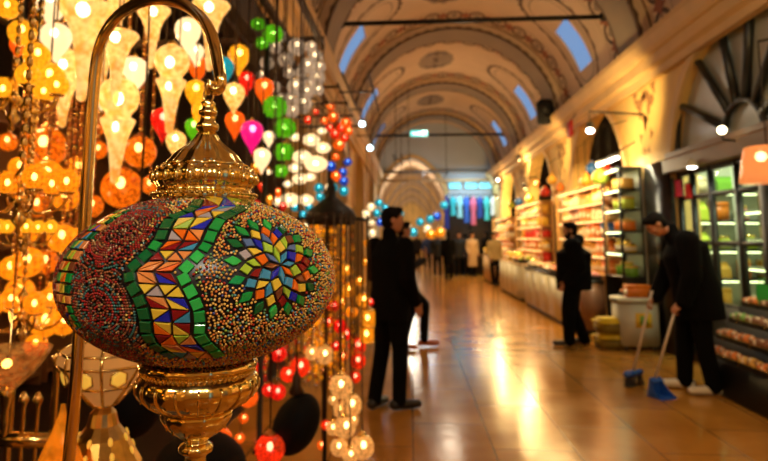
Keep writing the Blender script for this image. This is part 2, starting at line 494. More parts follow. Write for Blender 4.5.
for k, y in enumerate((-1.2, 8.4, 14.1, 19.1, 24.1)):
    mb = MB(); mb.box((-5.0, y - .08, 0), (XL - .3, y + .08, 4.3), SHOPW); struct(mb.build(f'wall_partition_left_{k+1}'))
# wall behind the camera
mb = MB(); mb.box((XL, -5.2, 0), (XR, -5, 7), YELLOW); struct(mb.build('wall_rear'))
# far end: tympanum over a low pointed arch on the left, shop front on the right
AX0, AX1, AZ = XL + .03, 1.5, 3.35
def pointed(x0, x1, z, rise, n=12):
    c = (x0 + x1) / 2; hw = (x1 - x0) / 2; out = []
    for i in range(2 * n + 1):
        u = -1 + i / n; h = (1 - abs(u) ** 1.75) ** .78; out.append((c + hw * u, z + rise * h))
    return out
def pointed_wall(name, y, th, x0, x1, ztop, ax0, ax1, az, rise, m, m2):
    mb = MB(); pr = pointed(ax0, ax1, az, rise)
    mb.box((x0, y, 0), (ax0, y + th, ztop), m); mb.box((ax1, y, 0), (x1, y + th, ztop), m)
    for (xa, za), (xb, zb) in zip(pr, pr[1:]):
        vs = [(xa, y, za), (xb, y, zb), (xb, y, ztop), (xa, y, ztop)]; vs += [(v[0], y + th, v[2]) for v in vs]
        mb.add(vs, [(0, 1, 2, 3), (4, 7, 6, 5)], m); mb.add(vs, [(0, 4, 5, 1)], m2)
        q = .12; c = (ax0 + ax1) / 2
        vs = [(xa, y - .04, za), (xb, y - .04, zb), (xb + (xb - c) * q, y - .04, zb + .14), (xa + (xa - c) * q, y - .04, za + .14)]
        mb.add(vs, [(0, 1, 2, 3)], STONE)
    return struct(mb.build(name, fix=False))
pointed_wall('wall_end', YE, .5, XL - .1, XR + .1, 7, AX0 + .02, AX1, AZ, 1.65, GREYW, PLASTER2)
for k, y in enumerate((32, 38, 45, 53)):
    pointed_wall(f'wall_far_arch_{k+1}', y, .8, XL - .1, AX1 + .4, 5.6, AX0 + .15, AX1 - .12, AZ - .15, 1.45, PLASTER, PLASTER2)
mb = MB(); pr = pointed(AX0 - .1, AX1 + .1, AZ, 1.75)
for (xa, za), (xb, zb) in zip(pr, pr[1:]):
    mb.add([(xa, YE + .4, za), (xb, YE + .4, zb), (xb, 61, zb), (xa, 61, za)], [(0, 1, 2, 3)], PLASTER, True)
struct(mb.build('ceiling_far', fix=False))
mb = MB(); mb.box((AX0 - .3, YE + .4, 0), (AX0 - .1, 61, 3.5), YELLOW); struct(mb.build('wall_far_left'))
mb = MB(); mb.box((AX1 + .1, YE + .4, 0), (AX1 + .3, 61, 3.5), YELLOW); struct(mb.build('wall_far_right'))
mb = MB(); mb.box((-2, 61, 0), (2.5, 61.2, 6), YELLOW); struct(mb.build('wall_far_end'))
# ---- iron tie bars across the vault
def bar(name, a, b_, r, m, label, cat, group=None):
    mb = MB(); mb.tube([a, (V(a) + V(b_)) / 2, b_], r, m, 8)
    for p in (V(a), V(b_)): mb.ball(p, r * 1.9, m, 8, 6)
    return tag(mb.build(name), label, cat, group)
bar('tie_bar', (XL + .30, 9.8, 5.13), (XR - .30, 9.8, 5.13), .042, IRON, 'black iron tie bar nearest overhead, spanning the whole vault', 'tie bar', 'iron tie bars')
bar('tie_bar', (XL + .15, 21.8, 5.25), (XR - .15, 21.8, 5.25), .05, IRON, 'black iron tie bar with the small lit sign hung under it', 'tie bar', 'iron tie bars')
TAN = mat('tan_painted_beam', (.45, .30, .16), .6, noise=.1)
bar('tie_beam', (XL + .05, 25.6, 3.95), (XR - .05, 25.6, 3.95), .06, TAN, 'tan tie beam low before the pale end wall, over the arch', 'tie beam')
bar('tie_beam', (XL + .05, 25.9, 4.35), (XR - .05, 25.9, 4.35), .06, mat('grey_beam', (.25, .25, .25), .6), 'grey tie beam across the pale end wall above the tan one', 'tie beam')
# ---- lit emergency sign under the second bar
p = ptY(419, 134, 21.8)
sg = empty('emergency_sign', (p.x, 21.72, p.z))
mb = MB(); mb.bbox((-.34, -.04, -.13), (.34, .04, .13), mat('sign_case', (.5, .6, .6), .4), .01); mb.build('sign_case', sg)
mb = MB(); mb.box((-.31, -.05, -.105), (.31, -.041, .105), lit('sign_green_light', (.12, .75, .68), 1.6)); mb.build('sign_face', sg)
mb = MB(); SW = lit('sign_white_light', (.85, 1, .95), 4.0)
mb.box((-.24, -.056, -.02), (-.02, -.051, .02), SW); mb.add([(-.02, -.056, .07), (-.02, -.056, -.07), (.07, -.056, 0)], [(0, 1, 2)], SW)
mb.box((.12, -.056, -.08), (.16, -.051, .08), SW); mb.box((.12, -.056, .06), (.27, -.051, .085), SW); mb.box((.24, -.056, -.08), (.27, -.051, .08), SW)
mb.build('sign_symbol', sg)
mb = MB(); 
for x in (-.25, .25): mb.tube([(x, .06, .12), (x, .08, 5.25 - p.z)], .012, IRON, 6)
mb.build('sign_hanger', sg)
tag(sg, 'small lit green emergency sign hanging from the far tie bar', 'sign')
# ------------------------------------------------------------------ mosaic lantern on a swan-neck stand
LC = ptY(202, 278, .70)
LA, LB = .1550, .0965
TILT = Matrix.Rotation(radians(.2), 4, 'Y')
LM = Matrix.Translation(LC) @ TILT
LMI = LM.inverted()
lan = bpy.data.objects.new('mosaic_lantern', None); C.objects.link(lan); lan.matrix_world = LM; lan.empty_display_size = .05
GROUT = mat('black_grout', (.006, .005, .005), .35)
mb = MB(); mb.ball((0, 0, 0), (LA * .99, LA * .99, LB * .99), GROUT, 64, 40)
globe = mb.build('globe', lan)
def hit(px, py):
    """point on the globe seen at a pixel, local coords"""
    o = LMI @ EYEP; d = (LMI.to_3x3() @ ray(px, py)).normalized()
    S = V((1 / LA, 1 / LA, 1 / LB)); o2 = V((o.x * S.x, o.y * S.y, o.z * S.z)); d2 = V((d.x * S.x, d.y * S.y, d.z * S.z))
    a = d2.dot(d2); b_ = 2 * o2.dot(d2); c_ = o2.dot(o2) - 1; D = b_ * b_ - 4 * a * c_
    if D < 0: return onell(o + d * (-b_ / (2 * a)))
    return o + d * ((-b_ - sqrt(D)) / (2 * a))
def onell(p, k=1.0):
    q = sqrt((p.x / LA) ** 2 + (p.y / LA) ** 2 + (p.z / LB) ** 2); return p * (k / q)
def nrm(p): return V((p.x / LA ** 2, p.y / LA ** 2, p.z / LB ** 2)).normalized()
def frame(p):
    n = nrm(p); e1 = V((0, 0, 1)).cross(n).normalized(); e2 = n.cross(e1); return n, e1, e2
def tilemat(name, c, r=.12): return mat('glass_tile_' + name, c, r, noise=.25, nscale=90, coat=.35, bump=.08, spec=.4)
TG = [tilemat('green', (.01, .30, .05)), tilemat('deep_green', (.006, .12, .03)), tilemat('bright_green', (.03, .48, .08))]
TC = {'o': tilemat('orange', (.90, .15, .008)), 'p': tilemat('peach', (.80, .28, .07)), 'y': tilemat('yellow', (.90, .58, .05)), 'r': tilemat('dark_red', (.24, .008, .01)),
      'b': tilemat('cobalt', (.012, .02, .42)), 'c': tilemat('sky_blue', (.05, .28, .46)), 'l': tilemat('lime', (.38, .58, .04)), 'n': tilemat('brown', (.22, .06, .02)),
      'w': tilemat('grey_lilac', (.42, .36, .36)), 's': tilemat('steel_blue', (.10, .17, .34)), 'g': TG[0], 'd': TG[1]}
tiles = MB(); covered = []                      # covered: (centre, radius) discs used to keep beads off
def tile(pts, m, gap=.0012, h=.0017):
    """glass tile with chamfered edge over the polygon pts (local, on the globe)"""
    c = sum(pts, V()) / len(pts); n = len(pts)
    R = max((p - c).length for p in pts)
    def shr(p, g): 
        L = (p - c).length; return c + (p - c) * max(.1, (L - g) / L)
    nn = nrm(c)
    lo = [onell(shr(p, gap * 1.5), .985) for p in pts]; md = [onell(shr(p, gap * 1.5), 1.0) + nn * h * .6 for p in pts]; hi = [onell(shr(p, gap * 1.5 + .0007), 1.0) + nn * h for p in pts]
    vs = lo + md + hi; fs = []
    for a in (0, n):
        for i in range(n): fs.append((a + i, a + (i + 1) % n, a + n + (i + 1) % n, a + n + i))
    fs.append(tuple(2 * n + i for i in range(n)))
    tiles.add(vs, fs, m)
    polys.append([onell(p) for p in pts])
polys = []
def sub(a, b_, n): return [a + (b_ - a) * (i / n) for i in range(n + 1)]
# --- wavy band: two chains of green squares with coloured triangles between (pixel guides read off the photograph)
Lc = [(199, 200), (194, 208), (186, 213), (170, 219), (164, 230), (159, 241), (151, 251), (140, 261), (129, 271), (130, 283), (137, 295), (142, 307), (145, 320), (146, 333), (152, 343), (163, 351), (175, 357)]
Rc = [(248, 200), (243, 208), (233, 213), (221, 219), (213, 231), (208, 243), (202, 252), (192, 262), (181, 273), (187, 285), (194, 298), (199, 310), (200, 323), (199, 334), (206, 343), (214, 350), (220, 356)]
def h2(p): return hit(p[0], p[1])
def rot(p, a): return Matrix.Rotation(a, 3, 'Z') @ p
Lp = [h2(p) for p in Lc]; Rp = [h2(p) for p in Rc]
palette = 'opryobpyrobpyoycprlwboy'
sw = .0062                                        # half width of a green square
def chain(P, off, copies, seedv, tone):
    rnd = random.Random(seedv)
    for i in range(len(P) - 1):
        a, b_ = P[i], P[i + 1]; t = (b_ - a); c = (a + b_) / 2; n = nrm(c); w = n.cross(t).normalized() * sw
        q = [a + w, a - w, b_ - w, b_ + w]
        m = TG[rnd.choice(tone)] if i > 2 else TG[1]
        for ang in copies: tile([onell(rot(p, ang)) for p in q], m)
ROTS = [0, pi]
chain(Lp, 0, ROTS, 1, [1, 1, 0, 1]); chain(Rp, 0, ROTS, 2, [0, 2, 2, 0])
rnd = random.Random(5)
for i in range(len(Lp) - 1):
    A, B_, D, E = Lp[i], Rp[i], Lp[i + 1], Rp[i + 1]
    def ins(a, b_):
        u = (b_ - a).normalized() * (sw + .0012); return a + u, b_ - u
    a0, a1 = ins(A, B_); b0, b1 = ins(D, E)
    ma = onell((a0 + a1) / 2); mb_ = onell((b0 + b1) / 2)
    if i % 2: T = [(a0, ma, b0), (ma, mb_, b0), (ma, a1, mb_), (a1, b1, mb_)]
    else: T = [(a0, mb_, b0), (a0, ma, mb_), (ma, b1, mb_), (ma, a1, b1)]
    for t in T:
        k = palette[(i * 4 + T.index(t) * 5 + rnd.randint(0, 3)) % len(palette)]
        for ang in ROTS: tile([onell(rot(p, ang)) for p in t], TC[k])
# --- rosette of rhombs
def rosette(c, rot0, S):
    nn, e1, e2 = frame(c); rr = random.Random(3)
    def P(r, deg):
        a = radians(deg + rot0); return onell(c + (e1 * cos(a) + e2 * sin(a)) * r * S)
    r1, r2, r3, r4, r5, r6 = .0125, .0215, .0310, .0405, .0495, .0660
    for k in range(8):
        d = 45 * k; h = 22.5
        tile([P(0, 0), P(r1, d - h), P(r2, d), P(r1, d + h)], TC['cclsnbco'[k]])
        tile([P(r1, d + h), P(r2, d), P(r3, d + h), P(r2, d + 45)], TC['bylocycl'[k]])
        tile([P(r2, d), P(r3, d + h), P(r4, d + h / 2), P(r3, d)], TC['olsyrcln'[k]])
        tile([P(r2, d), P(r3, d), P(r4, d - h / 2), P(r3, d - h)], TC['rsoblyno'[k]])
    for k in range(16):
        d = 22.5 * k
        tile([P(r3, d), P(r4, d - 11.25), P(r5, d), P(r4, d + 11.25)], TC['rlnboyswlcoyrbyo'[k]])
        q = d + 11.25
        tile([P(r4 + .0012, q), P((r4 + r5) / 2 + .003, q - 6.5), P(r5 + .005, q - 7.5), P(r6, q), P(r5 + .005, q + 7.5), P((r4 + r5) / 2 + .003, q + 6.5)], TG[(0, 0, 1, 2)[k % 4]])
RC = hit(280, 265)
for ang in ROTS: rosette(rot(RC, ang), 4, .97)
# --- side columns of tiles at the left limb and its opposite
SC_ = hit(67, 266)
for ang in ROTS:
    c = rot(SC_, ang); nn, e1, e2 = frame(c)
    rr = random.Random(9)
    for i in range(-7, 8):
        for j in (-1, 0, 1):
            x0, y0 = (j - .5) * .013, (i - .5) * .0115
            q = [onell(c + e1 * (x0 + u * .013) + e2 * (y0 + v_ * .0115)) for u, v_ in ((0, 0), (1, 0), (1, 1), (0, 1))]
            if j == 0:
                k1, k2 = rr.choice('oycbpl'), rr.choice('oycbrp')
                tile(q[:3], TC[k1]); tile([q[0], q[2], q[3]], TC[k2])
            else: tile(q, TC[rr.choice('gdnp')])
to = tiles.build('mosaic_tiles', lan, fix=False)
# --- seed beads
import numpy as np
allp = polys
grid = {}
def cell(p): return (int(p.x / .012 + 500), int(p.y / .012 + 500), int(p.z / .012 + 500))
for pl in allp:
    c = sum(pl, V()) / len(pl); R = max((p - c).length for p in pl)
    grid.setdefault(cell(c), []).append((c, R, pl))
def on_tile(p, margin=.0012):
    cx, cy, cz = cell(p)
    for a in (-1, 0, 1):
        for b_ in (-1, 0, 1):
            for d in (-1, 0, 1):
                for c, R, pl in grid.get((cx + a, cy + b_, cz + d), ()):
                    if (p - c).length > R + margin: continue
                    n = nrm(c); inside = True; s0 = 0
                    for i in range(len(pl)):
                        e = pl[(i + 1) % len(pl)] - pl[i]; w = n.cross(e).normalized(); dd = (p - pl[i]).dot(w)
                        ce = (c - pl[i]).dot(w)
                        if (dd if ce > 0 else -dd) < -margin: inside = False; break
                    if inside: return True
    return False
BR = .00145
rb = random.Random(11)
occ = {}
beads = []
def try_bead(p, col):
    if abs(p.z) > LB * .93: return
    k = (int(p.x / (2 * BR) + 5000), int(p.y / (2 * BR) + 5000), int(p.z / (2 * BR) + 5000))
    for a in (-1, 0, 1):
        for b_ in (-1, 0, 1):
            for d in (-1, 0, 1):
                for q in occ.get((k[0] + a, k[1] + b_, k[2] + d), ()):
                    if (q - p).length < BR * 1.72: return
    if on_tile(p): return
    occ.setdefault(k, []).append(p); beads.append((p, col))
GOLDS = [(.80, .45, .10), (.62, .30, .06), (.80, .48, .10), (.70, .20, .04), (.45, .03, .02), (.10, .25, .10), (.12, .35, .40), (.85, .60, .25), (.05, .07, .25), (.30, .45, .05)]
REDS = [(.36, .02, .015), (.22, .02, .012), (.30, .09, .03), (.12, .03, .015), (.38, .20, .07), (.05, .03, .02), (.04, .14, .12), (.5, .34, .16), (.04, .07, .03)]
def pick(pal): 
    return pal[min(len(pal) - 1, int(abs(rb.gauss(0, len(pal) * .42))))]
# ringed bead rosettes on the left
dark = []
for cpx in ((118, 233), (98, 308), (222, 330)):
    c0 = hit(*cpx)
    for ang in ROTS:
        c = rot(c0, ang); n_, e1, e2 = frame(c); R0 = .003
        tile([onell(c + e1 * .0045 * cos(a) + e2 * .0045 * sin(a)) for a in [k * pi / 3 for k in range(6)]], TG[1])
        if cpx[0] > 200: continue
        for r in range(4, 19):
            rad = r * BR * 2.0; nb = int(2 * pi * rad / (BR * 2.05))
            ringc = rb.choice(REDS[:7])
            for k in range(nb):
                a = 2 * pi * k / nb
                if rb.random() < .22: continue
                try_bead(onell(c + e1 * rad * cos(a) + e2 * rad * sin(a), 1.003), ringc if rb.random() < .6 else pick(REDS))
for _ in range(80000):
    z = rb.uniform(-.93, .93) * LB; a = rb.uniform(0, 2 * pi); q = sqrt(1 - (z / LB) ** 2) * LA
    p = onell(V((q * cos(a), q * sin(a), z)), 1.003)
    front = (p - LMI @ EYEP).dot(nrm(p)) < 0.03
    if not front and rb.random() < .6: continue
    ang = atan2(p.y, p.x) ; 
    a2 = (atan2(p.y, p.x) - atan2(RC.y, RC.x)); a2 = (a2 + pi) % (2 * pi) - pi; a2 = abs(a2) if abs(a2) < pi / 2 else pi - abs(a2)
    try_bead(p, pick(GOLDS) if a2 < radians(58) else pick(REDS))
ico = bmesh.new(); bmesh.ops.create_icosphere(ico, subdivisions=1, radius=1); ico.verts.ensure_lookup_table()
iv = np.array([v.co[:] for v in ico.verts]); jf = np.array([[v.index for v in f.verts] for f in ico.faces]); ico.free()
nb = len(beads); bp_ = np.array([b_[0][:] for b_ in beads]); bc = np.array([b_[1] for b_ in beads])
vs = (bp_[:, None, :] + iv[None] * BR).reshape(-1, 3); fs = (jf[None] + (np.arange(nb) * len(iv))[:, None, None]).reshape(-1, 3)
me = bpy.data.meshes.new('seed_beads'); me.vertices.add(len(vs)); me.vertices.foreach_set('co', vs.ravel())
me.loops.add(fs.size); me.loops.foreach_set('vertex_index', fs.ravel().astype(np.int32))
me.polygons.add(len(fs)); me.polygons.foreach_set('loop_start', np.arange(0, fs.size, 3, dtype=np.int32))
me.polygons.foreach_set('use_smooth', np.ones(len(fs), dtype=bool))
ca = me.color_attributes.new('bead_colour', 'FLOAT_COLOR', 'POINT')
ca.data.foreach_set('color', np.concatenate([np.repeat(bc, len(iv), 0), np.ones((len(vs), 1))], 1).ravel().astype(np.float32))
me.update(); me.validate()
bm_, nt, b = nodes('seed_bead_glass'); at = N(nt, 'ShaderNodeAttribute'); at.attribute_name = 'bead_colour'
nt.links.new(at.outputs['Color'], b.inputs['Base Color']); b.inputs['Roughness'].default_value = .12; b.inputs['Coat Weight'].default_value = .5
me.materials.append(bm_)
bo = meshobj('seed_beads', me, lan); bo['kind'] = 'stuff'
# --- gold fittings
PXM = 1 / 857.0
def yz(py): return (278 - py) * PXM
capp = [(203, 50), (200, 51), (196, 53), (193.5, 52), (192, 49), (189, 47), (186, 49), (182, 51.5), (177, 52.5), (172, 51.5), (168, 48), (165, 44)]
cap2 = [(165, 43.5), (162, 38), (158, 34.5), (154, 32), (149, 27), (144, 20.5), (139, 15), (134, 11.5), (130, 9.5)]
cap3 = [(130, 9.5), (128, 9), (126, 11.5), (123, 12), (120.5, 11), (119, 8.5), (115, 7.5), (112, 7), (110, 9.5), (107, 9.5), (105, 6.5), (101, 6), (98, 7.5), (95.5, 4), (94, 0)]
capp = [(y, r * .97) for y, r in capp]
cap = MB(); cap.lathe([(r * PXM, yz(y)) for y, r in capp], GOLD, 96, flute=(24, .018))
cap.lathe([(r * PXM, yz(y)) for y, r in cap2], GOLD, 96, flute=(12, .05)); 
for k in range(24):                                # crown of leaf bosses round the bulge
    a = 2 * pi * k / 24 + .06
    cap.ball((52 * PXM * cos(a), 52 * PXM * sin(a), yz(178)), (.0034, .0034, .0062), GOLD, 10, 8)
    cap.ball((48 * PXM * cos(a), 48 * PXM * sin(a), yz(169)), (.0028, .0028, .003), GOLD, 8, 6)
for k in range(64):
    a = 2 * pi * k / 64; cap.ball((52.5 * PXM * cos(a), 52.5 * PXM * sin(a), yz(194.5)), .0021, GOLD, 6, 5)
capo = cap.build('top_cap', lan)
mb = MB(); mb.lathe([(r * PXM, yz(y)) for y, r in cap3], GOLD, 32, flute=(8, .04)); fin = mb.build('finial', lan)
mb = MB()
for k in range(2):                                  # two chain links up to the hook
    zc = yz(90 - 9 * k); rr = .0062
    mb.tube([((rr * cos(a)) * (1 if k % 2 == 0 else 0), (rr * cos(a)) * (1 if k % 2 else 0), zc + rr * 1.5 * sin(a)) for a in [2 * pi * q / 16 for q in range(16)]], .0013, GOLD, 6, closed=True)
mb.build('chain_link', lan)
low = [(354, 57), (358, 60), (361, 62), (363.5, 61), (365, 57), (368, 56.5), (370, 59), (374, 62.5), (379, 64), (384, 63.5), (389, 60.5), (394, 55), (398, 48.5), (402, 41), (404.5, 36)]
low2 = [(404.5, 35.5), (406.5, 37), (409, 37), (413, 35.5), (418, 32), (423, 27), (427, 22), (430, 17.5), (432, 13)]
low3 = [(432, 12), (434, 10.5), (436, 12), (438, 15.5), (441, 16.5), (444, 15.5), (446.5, 11.5), (449, 9.5), (456, 10), (466, 11.5), (474, 11), (481, 8), (486, 4), (488, 0)]
low = [(y, r * .93) for y, r in low]; low2 = [(y, r * .93) for y, r in low2]
mb = MB(); mb.lathe([(r * PXM, yz(y)) for y, r in low], GOLD, 96, flute=(18, .012))
for k in range(18):                                 # almond bosses standing in for the lit piercings, and ribs
    a = 2 * pi * k / 18
    for rr, zz, s_ in ((55.3, 388, .0055), ):
        mb.ball((0, 0, 0), (.0030, .0013, s_), BRASS, 8, 8, Matrix.Rotation(a, 4, 'Z') @ Matrix.Translation((0, 0, yz(zz))) @ Matrix.Translation((rr * PXM, 0, 0)) @ Matrix.Rotation(radians(90), 4, 'Z'))
    a += pi / 18; P = [(r * PXM + .0004, yz(y)) for y, r in low[7:14]]
    mb.tube([(r * cos(a), r * sin(a), z) for r, z in P], .0012, GOLD, 6)
for k in range(72):
    a = 2 * pi * k / 72; mb.ball((54.5 * PXM * cos(a), 54.5 * PXM * sin(a), yz(368)), .0017, GOLD, 6, 5)
bowl = mb.build('lower_bowl', lan)
mb = MB(); mb.lathe([(r * PXM, yz(y)) for y, r in low2], GOLD, 64, flute=(12, .02))
for k in range(12):
    a = 2 * pi * k / 12; mb.ball((0, 0, 0), (.0028, .0012, .0046), BRASS, 8, 8, Matrix.Rotation(a, 4, 'Z') @ Matrix.Translation((28.5 * PXM, 0, yz(419))) @ Matrix.Rotation(radians(90), 4, 'Z'))
mb.build('lower_cup', lan)
mb = MB(); mb.lathe([(r * PXM, yz(y)) for y, r in low3], GOLD, 40, flute=(12, .03)); mb.build('drop_finial', lan)
tag(lan, 'large oval mosaic glass lantern with gold cap hanging from a swan-neck stand', 'lantern')

# --- swan-neck stand
hookz = LM @ V((0, 0, yz(70)))
path = [(64, 520, .97), (68.5, 461, .965), (72.5, 420, .96), (75.5, 380, .955), (79.5, 320, .95), (83, 260, .945), (86.5, 200, .94), (89.5, 150, .935), (92, 110, .93), (94.5, 75, .925),
        (98, 52, .92), (105, 33, .91), (117, 17, .89), (133, 6, .865), (150, .5, .84), (168, -.5, .81), (185, 5, .78), (199, 16, .755), (209, 31, .735), (215, 48, .72), (219, 66, .71), (221, 78, .70), (220.5, 86, .70), (216, 90, .70), (211, 87, .70), (210, 82, .70)]
pts = [ptY(*p) for p in path]
stand = empty('swan_neck_stand', (pts[0].x, pts[0].y, .95))
def loc(o, p): return V(p) - o.location
def smooth(P, n=5):
    out = []
    for i in range(len(P) - 1):
        p0, p1, p2, p3 = P[max(0, i - 1)], P[i], P[i + 1], P[min(len(P) - 1, i + 2)]
        for k in range(n):
            t = k / n; out.append(.5 * ((2 * p1) + (p2 - p0) * t + (2 * p0 - 5 * p1 + 4 * p2 - p3) * t * t + (3 * p1 - p0 - 3 * p2 + p3) * t ** 3))
    out.append(P[-1]); return out
base_pt = V((pts[0].x, pts[0].y, .965))
sp = smooth([base_pt] + pts)
rad = []
for i in range(len(sp)):
    u = i / len(sp); rad.append(.0092 * (1 - .33 * max(0, (u - .3) / .7)))
# fluted brass tube: twisted ridges
mb = MB(); mb.tube([loc(stand, p) for p in sp], rad, BRASS, 14); 
for ph in range(3):
    q = []; up = V((0, 1, 0))
    for i, p in enumerate(sp):
        t = (sp[min(i + 1, len(sp) - 1)] - sp[max(0, i - 1)]).normalized(); u = (up - t * up.dot(t)).normalized(); w = t.cross(u); a = ph * 2 * pi / 3 + i * .06
        q.append(loc(stand, p + (u * cos(a) + w * sin(a)) * rad[i] * .92))
    mb.tube(q, .0019, GOLD, 6)
mb.build('swan_neck_arm', stand)
mb = MB(); mb.lathe([(.085, .001), (.087, .004), (.08, .010), (.05, .016), (.025, .03), (.014, .05), (.012, .075), (.0095, .08)], BRASS, 48); mb.build('foot_plate', stand)
tag(stand, 'tall polished brass swan-neck stand arching over the mosaic lantern', 'lamp stand')
# --- table that carries the stand (below the picture)
tb = empty('display_table', (-.72, 1.12, 0))
def tl(p): return p
mb = MB(); mb.bbox((-.42, -.34, .91), (.42, .34, .95), DARKWOOD, .008); mb.build('table_top', tb)
for sx in (-1, 1):
    for sy in (-1, 1):
        mb = MB(); mb.lathe([(.028, 0), (.03, .02), (.018, .06), (.026, .4), (.034, .8), (.034, .91)], DARKWOOD, 12, Matrix.Translation((sx * .36, sy * .28, 0))); mb.build('leg', tb)
tag(tb, 'dark wooden display table under the brass swan-neck stand', 'table')
# ------------------------------------------------------------------ lamp shop on the left
BULB = lit('warm_bulb', (1.0, .80, .50), 26.0)
BULBW = lit('white_bulb', (1.0, .92, .80), 22.0)
BULBC = lit('cool_bulb', (.55, .9, 1.0), 16.0)
GL = {
 'cream': glass('cream_glass', (1.0, .74, .30), .80, .36, .5, 2.5, .12, (.80, .36, .06)),
 'white': glass('milk_glass', (1.0, .80, .48), .95, .18),
 'yellow': glass('yellow_glass', (.98, .50, .015), .9, .32, .5, 5),
 'gold': glass('golden_glass', (.92, .42, .015), .6, .35, .6, 6),
 'amber': glass('amber_crackle_glass', (.92, .25, .006), .78, .30, .8, 6),
 'honey': glass('honey_crackle_glass', (.98, .36, .008), .95, .30, .65, 5),
 'orange': glass('orange_glass', (.95, .20, .01), .55, .32, .3, 4),
 'red': glass('red_glass', (.85, .02, .01), .5, .30, .5, 5),
 'scarlet': glass('scarlet_glass', (.95, .05, .008), .6, .30, .6, 5),
 'green': glass('green_glass', (.14, .60, .01), .5, .30, .35, 5),
 'cyan': glass('turquoise_glass', (.01, .42, .50), .55, .30, .3, 5),
 'blue': glass('blue_glass', (.01, .09, .55), .55, .30, .3, 5),
 'magenta': glass('magenta_glass', (.90, .01, .30), .7, .28),
 'silver': glass('pale_mosaic_mirror_glass', (.80, .68, .52), .42, .12, .85, 5, .12, (.10, .07, .05), True), 'clear': glass('pale_crackle_glass', (.92, .56, .18), .5, .30, .7, 5),
}
SILVER = mat('mirrored_silver_glass', (.80, .74, .66), .14, 1.0, noise=.25, nscale=50, bump=.4)
DARKGL = mat('unlit_dark_glass', (.0025, .002, .0015), .7, noise=.3, spec=.15)
RACK = mat('dark_bronze_rail', (.05, .025, .01), .4, .7, noise=.2)
ZR = 3.20
_mc = {}
def ballprof(r, top=1.0, n=12): return [(max(1e-7, r * cos(-pi / 2 + pi * i / n)), r * top * sin(-pi / 2 + pi * i / n)) for i in range(n + 1)]
